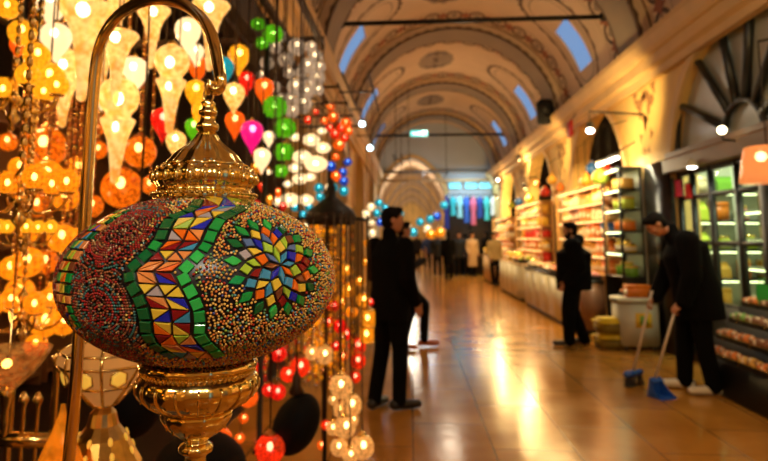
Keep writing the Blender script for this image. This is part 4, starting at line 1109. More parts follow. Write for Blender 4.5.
# globe lamps added out of view for highlights on the gold
for (x, y, z, r, col, wd) in ((-1.0, -.7, 2.0, .13, 'yellow', 'yellow'), (-1.3, .1, 2.3, .14, 'cream', 'cream'), (-.95, -1.3, 2.5, .12, 'honey', 'amber'), (-1.6, -.5, 1.6, .13, 'honey', 'honey-coloured'), (-.85, -.9, 1.45, .10, 'cream', 'small cream'), (-1.2, .35, 1.75, .10, 'yellow', 'small yellow')):
    g, c, b_, top, t_ = lampmesh('globe', col); rt = empty('globe_lamp', (x, y, z)); rt.scale = (r, r, r)
    meshobj('lamp_glass', g, rt); meshobj('lamp_cap', c, rt); meshobj('bulb', b_, rt); meshobj('lamp_tip', t_, rt)
    mb = MB(); mb.tube([(0, 0, 1.25), (0, 0, (3.42 - z) / r)], .004 / r, RACK, 5); mb.build('cord', rt, fix=False)
    tag(rt, f'{wd} glass globe lamp added out of view for highlights on the gold', 'lamp', 'added highlight lamps')

for i, (x, y, z, r, col, wd) in enumerate(((-1.1, -1.9, 1.9, .13, 'yellow', 'yellow'), (-.75, -2.4, 2.2, .13, 'cream', 'cream'), (-1.5, -1.4, 2.1, .12, 'cream', 'cream'), (-1.0, -.2, 1.15, .12, 'yellow', 'yellow'), (-1.7, .4, 1.35, .13, 'cream', 'cream'), (-.7, -1.6, 1.6, .11, 'honey', 'amber'), (-1.9, -.1, 2.0, .13, 'yellow', 'yellow'), (-1.35, -2.6, 1.5, .13, 'cream', 'cream'))):  # more globes added behind the camera as reflections for the gold
    g, c, b_, top, t_ = lampmesh('globe', col); rt = empty('globe_lamp', (x, y, z)); rt.scale = (r, r, r)
    meshobj('lamp_glass', g, rt); meshobj('lamp_cap', c, rt); meshobj('bulb', b_, rt); meshobj('lamp_tip', t_, rt)
    mb = MB(); mb.tube([(0, 0, 1.25), (0, 0, (3.42 - z) / r)], .004 / r, RACK, 5); mb.build('cord', rt, fix=False)
    reg(rt, 'lamp', 'added lamps behind the camera', f'{wd} globe lamp added unseen for gold highlights', 'of its colour', -z)
# ------------------------------------------------------------------ shops along the right wall
FRAMEB = mat('black_painted_frame', (.012, .014, .012), .35, noise=.2)
PALEGL = clearglass('shop_window_glass', (.88, .93, .86))
TUBE = lit('fluorescent_tube', (1.0, .95, .75), 14.0)
TUBEG = lit('greenish_tube', (.88, 1.0, .50), 5.0)
TUBEW = lit('warm_tube', (1.0, .60, .22), 3.2)
WHITEP = mat('white_laminate', (.62, .60, .48), .35, noise=.05)
BROWNP = mat('brown_laminate', (.25, .12, .06), .45, noise=.2)
LUN = mat('frosted_grey_green_glass', (.42, .44, .36), .25, noise=.25, nscale=2)
# --- lunette and shop window of the nearest shop
cY = 6.6; X0 = 3.54
fan = empty('fanlight_window', (X0, cY, 2.58))
def fan_pt(r, a): return (0, r * cos(a), r * sin(a))
mb = MB()
R1, R0 = 1.62, .40; zs = .0
n = 28
mb.tube([(0, R1 * cos(pi * i / n), -.16 + 0 + (R1 * .985) * sin(pi * i / n)) for i in range(n + 1)], .045, FRAMEB, 6)
mb.tube([fan_pt(R0, pi * i / 14) for i in range(15)], .04, FRAMEB, 6)
for k in range(1, 7):
    a = pi * k / 7; e = fan_pt(R1 - .03, a); mb.tube([fan_pt(R0, a), (e[0], e[1], e[2] - .16 * (1 - sin(a)) * .3)], .048, FRAMEB, 6)
mb.build('fan_frame', fan)
mb = MB(); pts = [(.05, R1 * cos(pi * i / n), -.16 + R1 * .985 * sin(pi * i / n)) for i in range(n + 1)]
mb.add([(.05, 0, 0)] + pts, [(0, i + 1, i + 2) for i in range(n)], LUN); mb.build('fan_glass', fan, fix=False)
tag(fan, 'half-round fanlight with dark radial bars over the nearest shop on the right', 'window')
lb = MB(); lb.prism([(3.34, 2.36), (3.60, 2.36), (3.60, 2.62), (3.38, 2.62), (3.38, 2.56), (3.34, 2.52)], 1, 4.98, 8.22, mat('brown_painted_beam', (.22, .13, .07), .5, noise=.15)); struct(lb.build('beam_1'))
sf = empty('shop_window', (X0, cY, 0))
ml = [-1.58, -1.0, -.42, .18, .76, 1.22, 1.58]
for y in ml:
    mb = MB(); mb.bbox((-.03, y - .035, .02), (.03, y + .035, 2.38), FRAMEB, .006); mb.build('mullion', sf)
for z in (.75, 1.45, 2.02, 2.33):
    mb = MB(); mb.bbox((-.025, -1.58, z - .028), (.025, 1.58, z + .028), FRAMEB, .006); mb.build('transom', sf)
mb = MB(); mb.add([(0.01, -1.58, .03), (.01, 1.58, .03), (.01, 1.58, 2.36), (.01, -1.58, 2.36)], [(0, 1, 2, 3)], PALEGL); mb.build('window_glass', sf, fix=False)
mb = MB(); mb.bbox((-.05, -1.6, .001), (.05, 1.6, .75), FRAMEB, .01); mb.build('plinth', sf)
tag(sf, 'black-framed glass shop front under the fanlight on the right', 'shop front')
# two tall dark door posts standing before the window
for k, y in enumerate((5.75, 6.15)):
    mb = MB(); mb.bbox((3.42, y - .05, .001), (3.52, y + .05, 2.34), FRAMEB, .01); o = mb.build('door_post'); tag(o, ('nearer' if k == 0 else 'farther') + ' of two black posts before the glass shop front', 'post', 'black posts')
# black pier cladding between the shops
mb = MB(); mb.bbox((3.385, 8.24, .001), (3.495, 9.0, 2.55), mat('black_cladding', (.014, .010, .008), .3, noise=.3), .012); o = mb.build('pier_cladding'); tag(o, 'glossy black pier cladding between the glass shop and the sweet stalls', 'cladding')

# --- goods
GC = {'orange': (.80, .22, .02), 'red': (.62, .03, .015), 'yellow': (.85, .55, .05), 'cream': (.85, .70, .45), 'green': (.18, .42, .04), 'pink': (.80, .32, .28), 'brown': (.25, .08, .02), 'white': (.82, .78, .66), 'lime': (.50, .62, .05), 'blue': (.02, .12, .45), 'gold': (.75, .42, .06)}
GMAT = {k: mat(k + '_wrapping', v, .4, noise=.15, nscale=20) for k, v in GC.items()}
LABELM = mat('paper_label', (.82, .74, .58), .6, noise=.05)
_g = {}
def goods_mesh(kind, col):
    """unit goods, 1 wide and 1 high, standing at z=0; list of (part name, mesh)"""
    if (kind, col) in _g: return _g[(kind, col)]
    m = GMAT[col]; out = []
    if kind == 'gift_carton':
        mb = MB(); mb.bbox((-.5, -.5, 0), (.5, .5, .80), m, .02); out.append(('carton_body', mb.mesh('carton_body')))
        mb = MB(); mb.bbox((-.52, -.52, .74), (.52, .52, 1.0), m, .03); out.append(('carton_lid', mb.mesh('carton_lid')))
        mb = MB(); mb.bbox((-.525, -.36, .18), (.525, .36, .60), LABELM, .005); out.append(('carton_label', mb.mesh('carton_label')))
    elif kind == 'sweet_jar':
        mb = MB(); mb.lathe([(.36, 0), (.44, .04), (.46, .3), (.45, .62), (.34, .76), (.30, .8)], m, 16); out.append(('jar_body', fixmesh(mb.mesh('jar_body'))))
        mb = MB(); mb.lathe([(.36, .78), (.38, .82), (.38, .93), (.30, .97), (.08, 1.0)], BRASS, 16); out.append(('jar_lid', fixmesh(mb.mesh('jar_lid'))))
        mb = MB(); mb.lathe([(.462, .2), (.468, .22), (.468, .52), (.462, .54)], LABELM, 16); out.append(('jar_label', fixmesh(mb.mesh('jar_label'))))
    elif kind == 'paper_bag':
        mb = MB(); vs = []
        for z, wx, wy in ((0, .46, .42), (.08, .5, .45), (.6, .48, .38), (.84, .46, .12), (.86, .46, .05), (1.0, .47, .04)):
            vs += [(-wx, -wy, z), (wx, -wy, z), (wx, wy, z), (-wx, wy, z)]
        fs = [(3, 2, 1, 0)]
        for i in range(5):
            for k in range(4): fs.append((4 * i + k, 4 * i + (k + 1) % 4, 4 * i + 4 + (k + 1) % 4, 4 * i + 4 + k))
        fs.append((20, 21, 22, 23)); mb.add(vs, fs, m); out.append(('bag_body', mb.mesh('bag_body')))
        mb = MB(); mb.bbox((-.49, -.03, .84), (.49, .03, .93), LABELM, .004); out.append(('bag_clip', mb.mesh('bag_clip')))
    elif kind == 'spice_tin':
        mb = MB(); mb.lathe([(.44, 0), (.46, .02), (.46, .84), (.44, .86)], m, 20); out.append(('tin_body', fixmesh(mb.mesh('tin_body'))))
        mb = MB(); mb.lathe([(.47, .82), (.47, .97), (.40, 1.0)], GMAT['gold'], 20); out.append(('tin_lid', fixmesh(mb.mesh('tin_lid'))))
    elif kind == 'sweet_tray':
        mb = MB(); mb.box((-.5, -.5, 0), (.5, .5, .12), IRON)
        for lo, hi in (((-.5, -.5, .12), (-.46, .5, .3)), ((.46, -.5, .12), (.5, .5, .3)), ((-.46, -.5, .12), (.46, -.46, .3)), ((-.46, .46, .12), (.46, .5, .3))): mb.box(lo, hi, IRON)
        out.append(('tray', mb.mesh('tray')))
        mb = MB(); r_ = random.Random(hash(col) % 97 if False else len(col))
        for i in range(6):
            for j in range(6):
                x, y = -.38 + .152 * i, -.38 + .152 * j; h = .42 + .25 * (1 - (x * x + y * y) * 2) + r_.uniform(-.06, .06)
                mb.bbox((x - .07, y - .07, .12), (x + .07, y + .07, max(.25, h)), (m, m, GMAT['brown'], m, GMAT['cream'])[(i * 2 + j) % 5], .03)
        out.append(('sweets', mb.mesh('sweets')))
    _g[(kind, col)] = out; return out
def goods(kind, col, x, y, z, w, d, h, rz, group, desc, where, key):
    rt = empty(kind, (x, y, z + .0015), rz); rt.scale = (w, d, h)
    for nm, me in goods_mesh(kind, col):
        o = meshobj(nm, me, rt)
        if nm == 'sweets': o['kind'] = 'stuff'
    reg(rt, {'gift_carton': 'box', 'sweet_jar': 'jar', 'paper_bag': 'bag', 'spice_tin': 'tin', 'sweet_tray': 'tray'}[kind], group, desc, where, key)
    return rt
FW = {}
HN = ['lowest', 'second', 'third', 'fourth', 'fifth', 'sixth']
def shelf_unit(name, label, x0, x1, y0, y1, zs, ztop, m, back=None, tube=None, wall=True, front_open='-x'):
    """open shelves facing the corridor (towards -X)"""
    rt = empty(name, ((x0 + x1) / 2, (y0 + y1) / 2, 0)); hx, hy = (x1 - x0) / 2, (y1 - y0) / 2
    mb = MB(); mb.box((hx - .02, -hy, .001), (hx, hy, ztop), back or m); mb.build('back_panel', rt)
    for s_ in (-1, 1):
        mb = MB(); mb.box((-hx + .02, min(s_ * hy, s_ * (hy - .03)), .001), (hx - .02, max(s_ * hy, s_ * (hy - .03)), zs[0]), m); mb.build('side_panel', rt)
        for xx in (-hx, hx - .05): mb = MB(); mb.bbox((xx, min(s_ * hy, s_ * (hy - .03)), zs[0] if xx > 0 else .001), (xx + .03, max(s_ * hy, s_ * (hy - .03)), ztop), m, .004); mb.build('post', rt)
    for z in list(zs) + [ztop]:
        mb = MB(); mb.bbox((-hx + .003, -hy + .03, z - .025), (hx - .02, hy - .03, z), m, .004); s_ = mb.build('shelf' if z < ztop else 'top_panel', rt)
        if tube and z > zs[0]:
            t = MB(); t.box((-hx + .02, -hy + .06, z - .042), (-hx + .05, hy - .06, z - .026), tube); t.build('light_strip', s_, fix=False)
    tag(rt, label, 'shelves'); return rt
def fill(shop, x, y0, y1, zs, step, cols, kinds, seed, hmax, group, dep=.2):
    r_ = random.Random(seed)
    for li, z in enumerate(zs):
        y = y0 + step * .5; col = r_.choice(cols); kd = r_.choice(kinds); left = r_.randint(2, 4)
        where = f'on the {HN[li]} shelf of the {shop}'; FW[where] = ('nearest', 'along', 'farthest')
        while y < y1 - step * .4:
            w = step * r_.uniform(.72, .92); h = hmax * r_.uniform(.62, .95)
            goods(kd, col, x, y, z, dep, w, h, r_.uniform(-.05, .05), group, f'{col} ' + {'gift_carton': 'gift carton', 'sweet_jar': 'lidded sweet jar', 'paper_bag': 'paper bag of sweets', 'spice_tin': 'round spice tin', 'sweet_tray': 'tray of sweets'}[kd], where, y)
            y += step; left -= 1
            if left <= 0: col = r_.choice(cols); kd = r_.choice(kinds); left = r_.randint(2, 4)
WARM = ['orange', 'red', 'yellow', 'cream', 'gold', 'pink', 'cream', 'orange', 'white']
# sweet stall (second arch), stalls three and four
OAK = mat('honey_oak_shelf', (.66, .36, .10), .5, noise=.2, nscale=14)
Z5 = [.92, 1.22, 1.52, 1.82, 2.12]
shelf_unit('stall_shelves', 'open sweet stall shelves with cream back under the second arch on the right', 3.12, 3.46, 9.95, 13.2, Z5, 2.42, OAK, SHOPT, TUBEW)
fill('second stall', 3.29, 10.0, 13.15, Z5, .25, WARM + ['blue', 'lime', 'brown'], ['gift_carton', 'sweet_jar', 'paper_bag', 'gift_carton'], 31, .27, 'goods of the second stall')
shelf_unit('stall_shelves', 'open sweet stall shelves with red and yellow goods under the third arch', 3.12, 3.46, 14.9, 18.3, Z5, 2.42, OAK, SHOPT, TUBEW)
fill('third stall', 3.29, 14.95, 18.25, Z5, .42, ['red', 'yellow', 'red', 'orange', 'cream', 'lime', 'gold'], ['gift_carton', 'sweet_jar', 'spice_tin'], 32, .27, 'goods of the third stall')
shelf_unit('stall_shelves', 'open stall shelves under the farthest arch on the right', 3.12, 3.46, 19.9, 23.3, Z5[:4], 2.2, OAK, SHOPT, TUBEW)
fill('farthest stall', 3.29, 19.95, 23.2, Z5[:4], .55, ['gold', 'yellow', 'red', 'orange', 'white'], ['gift_carton', 'sweet_jar'], 33, .27, 'goods of the farthest stall')
# lit display case beside the black pier
Z4 = [.95, 1.3, 1.62, 1.94, 2.24]
shelf_unit('lit_display_case', 'tall display case with greenish lit shelves beside the black pier', 3.05, 3.40, 9.06, 9.88, Z4, 2.56, FRAMEB, SHOPP, TUBEG)
fill('lit display case', 3.22, 9.1, 9.84, Z4, .19, ['lime', 'yellow', 'orange', 'gold', 'green'], ['sweet_jar', 'spice_tin', 'gift_carton'], 34, .22, 'goods of the lit display case', .2)
# fluorescent batten over the case
mb = MB(); rt = empty('tube_light', (2.98, 9.3, 2.66)); mb.bbox((-.03, -.5, .02), (.03, .5, .06), WHITEP, .008); mb.build('light_housing', rt); mb = MB(); mb.tube([(0, -.47, 0), (0, .47, 0)], .022, TUBE, 10); mb.build('tube', rt)
mb = MB(); mb.tube([(0, 0, .05), (.42, 0, .3)], .012, IRON, 6); mb.build('bracket', rt)
tag(rt, 'bright fluorescent tube light above the lit display case', 'light')
# counters
def counter(label, x0, x1, y0, y1, h, m, topm, npan):
    rt = empty('shop_counter', ((x0 + x1) / 2, (y0 + y1) / 2, 0)); hx, hy = (x1 - x0) / 2, (y1 - y0) / 2
    mb = MB(); mb.bbox((-hx + .02, -hy + .02, .06), (hx, hy - .02, h - .05), m, .006); mb.build('counter_body', rt)
    mb = MB(); mb.bbox((-hx, -hy, h - .05), (hx, hy, h), topm, .008); mb.build('counter_top', rt)
    mb = MB(); mb.box((-hx + .05, -hy + .05, .001), (hx - .02, hy - .05, .06), IRON); mb.build('kickboard', rt)
    for k in range(npan):
        a = -hy + .04 + (2 * hy - .08) * k / npan; b_ = -hy + .04 + (2 * hy - .08) * (k + 1) / npan - .02
        mb = MB(); mb.bbox((-hx + .005, a, .1), (-hx + .022, b_, h - .09), m, .004); mb.build('front_panel', rt)
    tag(rt, label, 'counter', 'stall counters'); return rt
counter('white counter behind the standing man in the hooded jacket', 2.58, 3.06, 11.0, 14.3, .86, WHITEP, mat('black_counter_top', (.03, .025, .02), .25), 4)
counter('brown counter with dark top right of the man in the hooded jacket', 2.72, 3.06, 9.95, 10.9, .84, BROWNP, mat('black_counter_top', (.03, .025, .02), .25), 2)
counter('white counter before the third stall farther along the hall', 2.58, 3.06, 15.0, 18.2, .9, WHITEP, mat('cream_counter_top', (.6, .45, .28), .3), 4)
counter('cream counter before the farthest stall', 2.6, 3.06, 20.6, 22.4, .9, mat('cream_laminate', (.6, .42, .22), .4), mat('cream_counter_top', (.6, .45, .28), .3), 4)
def on_counter(where, x, ys, z, cols, kinds, w, h, group, seed, d):
    r_ = random.Random(seed); FW[where] = ('nearest', 'along', 'farthest')
    for y in ys:
        kd = r_.choice(kinds); col = r_.choice(cols)
        goods(kd, col, x, y, z, d, w, h * r_.uniform(.7, 1), 0, group, f'{col} ' + {'gift_carton': 'gift carton', 'sweet_jar': 'lidded sweet jar', 'paper_bag': 'paper bag of sweets', 'spice_tin': 'round spice tin', 'sweet_tray': 'tray of sweets'}[kd], where, y)
on_counter('on the white counter behind the hooded man', 2.82, [11.2 + .42 * i for i in range(8)], .86, ['brown', 'cream', 'pink', 'orange', 'white'], ['sweet_tray', 'sweet_tray', 'sweet_jar'], .36, .2, 'goods on the white counter', 41, .36)
on_counter('on the brown counter', 2.89, [10.15, 10.5, 10.78], .84, ['pink', 'cream', 'red'], ['sweet_tray'], .3, .22, 'goods on the brown counter', 42, .28)
on_counter('on the counter of the third stall', 2.82, [15.3 + .5 * i for i in range(6)], .9, ['yellow', 'red', 'lime', 'orange'], ['sweet_tray', 'gift_carton', 'sweet_jar'], .4, .28, 'goods on the third counter', 43, .36)
on_counter('on the cream counter of the farthest stall', 2.82, [20.85 + .43 * i for i in range(4)], .9, ['yellow', 'orange', 'white'], ['gift_carton', 'sweet_jar'], .5, .35, 'goods on the farthest counter', 44, .36)
# white chest freezer
rt = empty('chest_freezer', (3.12, 8.80, 0)); 
mb = MB(); mb.bbox((-.28, -.21, .05), (.22, .21, .62), WHITEP, .02); mb.build('freezer_body', rt)
mb = MB(); mb.bbox((-.30, -.23, .62), (.23, .23, .70), WHITEP, .015); mb.build('lid', rt)
mb = MB(); mb.bbox((-.315, -.12, .64), (-.295, .12, .67), FRAMEB, .004); mb.build('handle', rt)
mb = MB(); mb.bbox((-.1, -.216, .30), (.12, -.209, .50), GMAT['yellow'], .002); mb.bbox((-.04, -.218, .34), (.06, -.211, .46), GMAT['green'], .002); mb.build('sticker', rt)
mb = MB()
for x in (-.22, .16):
    for y in (-.16, .16): mb.lathe([(.025, .001), (.03, .02), (.02, .055)], FRAMEB, 8, Matrix.Translation((x, y, 0)))
mb.build('foot_set', rt)
tag(rt, 'white chest freezer with a yellow sticker beside the black pier', 'freezer')
on_counter('on the chest freezer', 3.10, [8.7, 8.9], .70, ['cream', 'orange', 'red'], ['sweet_tray', 'gift_carton'], .18, .2, 'goods on the chest freezer', 45, .3)
# yellow and black crates
CY, CB = mat('yellow_plastic', (.85, .60, .02), .35, noise=.08), mat('dark_olive_plastic', (.26, .17, .015), .4, noise=.3)
p = ptZ(616, 347, 0)
for k in range(2):
    rt = empty('plastic_crate', (p.x - .04, p.y - .04, .001 + .206 * k), .12)
    mb = MB(); mb.bbox((-.22, -.17, 0), (.22, .17, .13), CB, .02)
    for i in range(9): mb.box((-.20 + .05 * i - .008, -.178, .02), (-.20 + .05 * i + .008, .178, .12), CB)
    mb.build('crate_body', rt)
    mb = MB(); mb.bbox((-.235, -.185, .13), (.235, .185, .165), CY, .012); mb.bbox((-.2, -.15, .16), (.2, .15, .203), CY, .02); mb.build('lid', rt)
    for s_ in (-1, 1): mb = MB(); mb.tube([(s_ * .225, -.06, .09), (s_ * .25, -.04, .10), (s_ * .25, .04, .10), (s_ * .225, .06, .09)], .008, CY, 6); mb.build('handle', rt)
    tag(rt, ('lower' if k == 0 else 'upper') + ' of two stacked yellow-lidded dark crates on the floor by the freezer', 'crate', 'yellow-lidded crates')
# --- tiered bench of the nearest shop
bt = empty('tiered_display_bench', (3.215, 5.2, 0))
BM = mat('black_bench', (.004, .0035, .003), .55, noise=.2, spec=.25)
TI = [(-.25, -.14, .34), (-.14, .0, .50), (.0, .14, .66), (.14, .27, .82)]
for a, b_, z in TI:
    mb = MB(); mb.bbox((a, -1.4, .001 if a < -.2 else .30), (b_, 1.4, z), BM, .008); mb.build('tier', bt)
mb = MB(); mb.box((-.14, -1.38, .001), (.26, 1.38, .30), BM); mb.build('bench_base', bt)
for a, b_, z in TI:
    mb = MB(); mb.tube([(a + .01, -1.24, z + .045), (a + .01, 1.24, z + .045)], .006, BRASS, 6)
    for k in range(6): mb.tube([(a + .01, -1.2 + .48 * k, z), (a + .01, -1.2 + .48 * k, z + .045)], .005, BRASS, 5)
    mb.build('guard_rail', bt)
tag(bt, 'black stepped display bench of sweet trays before the glass shop front', 'bench')
for li, (a, b_, z) in enumerate(TI):
    where = f'on the {HN[li]} step of the black bench'; FW[where] = ('nearest', 'along', 'farthest')
    r_ = random.Random(50 + li)
    for k in range(9):
        y = 3.97 + .305 * k; col = r_.choice(['orange', 'gold', 'brown', 'orange', 'red', 'orange', 'green', 'brown'])
        goods('sweet_tray', col, 3.215 + (a + b_) / 2 + .005, y, z, .105 if li == 0 else .125, .285, .15, 0, 'trays on the black bench', f'{col} tray of sweets', where, y)
# shelves inside the nearest shop
ZA = [.80, 1.15, 1.5, 1.85, 2.15]
shelf_unit('shop_shelves', 'lit pale shelves inside the glass-fronted shop', 4.2, 4.55, 5.1, 8.2, ZA, 2.45, SHOPP, SHOPP, TUBEG)
fill('glass-fronted shop', 4.37, 5.15, 8.15, ZA, .38, ['cream', 'green', 'orange', 'white', 'lime', 'brown', 'cream'], ['sweet_jar', 'spice_tin', 'gift_carton', 'paper_bag'], 35, .22, 'goods inside the glass-fronted shop', .2)
# small things hung in the glass shop front
def scarf(px, py, w, h, X, m, label):
    p = ptX(px, py, X); mb = MB(); n = 10; vs = []; fs = []
    for j in range(9):
        for i in range(n + 1):
            u = i / n; vs.append((-.012 + .02 * sin(u * 14 + j * .3), (u - .5) * w * (1 - .25 * (j == 0)), -h * j / 8))
    for j in range(8):
        for i in range(n): fs.append((j * 11 + i, j * 11 + i + 1, j * 11 + i + 12, j * 11 + i + 11))
    mb.add(vs, fs, m, True); mb.add([(v[0] + .012, v[1], v[2]) for v in vs], [f[::-1] for f in fs], m, True)
    mb.tube([(0, -w * .5, .01), (0, w * .5, .01)], .008, IRON, 6); mb.tube([(0, 0, .01), (.02, 0, .1)], .004, IRON, 5)
    o = mb.build('scarf', fix=False); o.location = p; tag(o, label, 'scarf', 'scarves at the shop front'); return o
scarf(678, 180, .15, .22, 3.50, mat('pink_silk', (.85, .06, .16), .5, noise=.1), 'bright pink scarf hung at the far end of the glass shop front')
scarf(688, 184, .14, .18, 3.50, mat('red_silk', (.75, .02, .02), .5, noise=.1), 'red scarf hung beside the pink one on the glass shop front')
# peach lamp at the right edge
p = ptY(768, 165, 4.9); rt = empty('drum_shade_lamp', p)
PE = glass('peach_lampshade', (.95, .38, .11), .62, .2)
mb = MB(); r = 25 * mpp(p); mb.lathe([(r * 1.04, -r * .70), (r * 1.0, -r * .4), (r * .86, r * .5), (r * .80, r * .72)], PE, 28); mb.v = mb.v; sh = mb.build('lamp_shade', rt)
mb = MB(); mb.ball((-r * .35, -r * .2, r * .32), r * .2, BULBW, 10, 8); mb.build('bulb', rt)
mb = MB(); mb.tube([(0, 0, r * .2), (0, 0, 1.0)], .006, IRON, 6); mb.tube([(0, 0, 1.0), (.8, 0, 1.15)], .01, IRON, 6); mb.build('hanger', rt)
tag(rt, 'peach and orange lampshade hanging at the right edge of the picture', 'lamp')
# green bag on the bench end
p = ptX(768, 297, 3.44); rt = empty('gift_bag', (p.x, p.y, .82))
mb = MB(); gm = mat('bright_green_paper', (.02, .55, .06), .4, noise=.1)
vs = []
for z, wx, wy in ((0, .05, .09), (.12, .052, .1), (.24, .045, .105)): vs += [(-wx, -wy, z), (wx, -wy, z), (wx, wy, z), (-wx, wy, z)]
mb.add(vs, [(3, 2, 1, 0)] + [(4 * i + k, 4 * i + (k + 1) % 4, 4 * i + 4 + (k + 1) % 4, 4 * i + 4 + k) for i in range(2) for k in range(4)], gm); mb.build('bag_body', rt)
for s_ in (-1, 1): mb = MB(); mb.tube([(s_ * .045, -.05, .24), (s_ * .04, -.04, .30), (s_ * .04, .04, .30), (s_ * .045, .05, .24)], .004, gm, 5); mb.build('handle', rt)
tag(rt, 'bright green paper gift bag on the top step of the black bench', 'bag')
# --- light fittings on the right wall
def spot_fit(px, py, X, label, aim, bracket, m=BULBW, size=.06):
    p = ptX(px, py, X); rt = empty('spotlight', p); d = V(aim).normalized()
    q = d.to_track_quat('Z', 'Y').to_matrix().to_4x4()
    mb = MB(); s = size; mb.lathe([(s * .35, -s * 2.6), (s * .9, -s * 2.4), (s * 1.0, -s * .5), (s * 1.15, 0), (s * 1.05, 0), (s * .85, -s * .4)], mat('grey_lamp_can', (.10, .09, .08), .4, .5), 16, q); mb.build('lamp_can', rt)
    mb = MB(); mb.ball((0, 0, -s * .1), (s * .9, s * .9, s * .45), m, 12, 8, q); mb.build('bulb', rt)
    mb = MB(); mb.tube([V((0, 0, s * .6)), V((0, 0, .30)), V(bracket)], .016, IRON, 6); mb.build('bracket', rt)
    tag(rt, label, 'spotlight', 'spotlights on the walls'); return p
LIGHTS = []
LIGHTS.append((spot_fit(590, 131, 2.70, 'spotlight on a long bracket arm from the yellow pier', (-.2, -.5, -.85), (.82, 0, .24)), 'pier'))
LIGHTS.append((spot_fit(520, 159, 3.2, 'spotlight tucked under the cornice above the third stall', (.5, .5, -.6), (.3, 0, .30)), 'corn'))
LIGHTS.append((spot_fit(526, 188, 3.2, 'spotlight below the cornice one, just above the third stall goods', (.5, .5, -.6), (.3, 0, .30)), 'corn'))
LIGHTS.append((spot_fit(498, 180, 3.2, 'far spotlight high on the wall by the farthest stall', (.5, -.3, -.6), (.3, 0, .30)), 'corn'))
LIGHTS.append((spot_fit(497, 197, 3.2, 'far spotlight low over the farthest stall', (.5, .2, -.6), (.3, 0, .30)), 'corn'))
spot_fit(362, 124, -.95, 'cool white spotlight on the nearer left wall bracket', (-.1, -.9, -.5), (-.5, 0, .30), BULBC, .06)
spot_fit(370, 148, -.95, 'cool white spotlight on the farther left wall bracket', (-.1, -.9, -.5), (-.5, 0, .30), BULBC, .07)
# globe lamp before the fanlight, pendant in the shop
p = ptX(722, 130, 3.22); rt = empty('globe_wall_lamp', p); mb = MB(); mb.ball((0, 0, 0), .042, lit('globe_light', (1, .85, .5), 10), 16, 12); mb.build('lamp_globe', rt)
mb = MB(); mb.tube([(0, 0, -.05), (0, 0, -.1), (.16, 0, -.12)], .012, IRON, 6); mb.build('arm', rt); tag(rt, 'small glowing globe lamp on the beam under the fanlight', 'lamp')
p = ptX(692, 167, 3.3); rt = empty('downlight', p); mb = MB(); mb.lathe([(.06, 0), (.07, .02), (.05, .06), (.02, .08), (.01, 2.37 - p.z if p.z < 2.3 else .1)], WHITEP, 14); mb.build('lamp_can', rt); mb = MB(); mb.ball((0, 0, 0), (.05, .05, .02), BULBW, 10, 6); mb.build('bulb', rt); tag(rt, 'small downlight under the brown beam near the pink scarf', 'lamp')
# loudspeaker on the cornice, red flag
p = ptX(545, 113, 3.12); rt = empty('loudspeaker', (p.x, p.y, p.z - .25)); mb = MB(); mb.bbox((-.16, -.17, .0), (.16, .17, .55), BLACK, .03); mb.build('cabinet_box', rt)
mb = MB(); mb.lathe([(.12, 0), (.11, -.02), (.05, .01)], IRON, 16, Matrix.Translation((0, -.171, .36)) @ Matrix.Rotation(radians(90), 4, 'X')); mb.lathe([(.06, 0), (.05, -.015), (.02, .0)], IRON, 12, Matrix.Translation((0, -.171, .14)) @ Matrix.Rotation(radians(90), 4, 'X')); mb.build('cone_driver', rt)
mb = MB(); mb.tube([(.12, 0, .1), (.36, 0, .02)], .02, IRON, 6); mb.build('bracket', rt)
tag(rt, 'black loudspeaker fixed at the cornice by the second bay', 'loudspeaker')
p = ptX(570, 129, 3.2); mb = MB(); mb.bbox((-.02, -.18, -.16), (.02, .18, .16), GMAT['red'], .01); mb.tube([(0, 0, .15), (.12, 0, .3), (.28, 0, .3)], .01, IRON, 6); o = mb.build('hanging_sign'); o.location = p; tag(o, 'small red hanging sign under the cornice left of the bracket spotlight', 'sign')
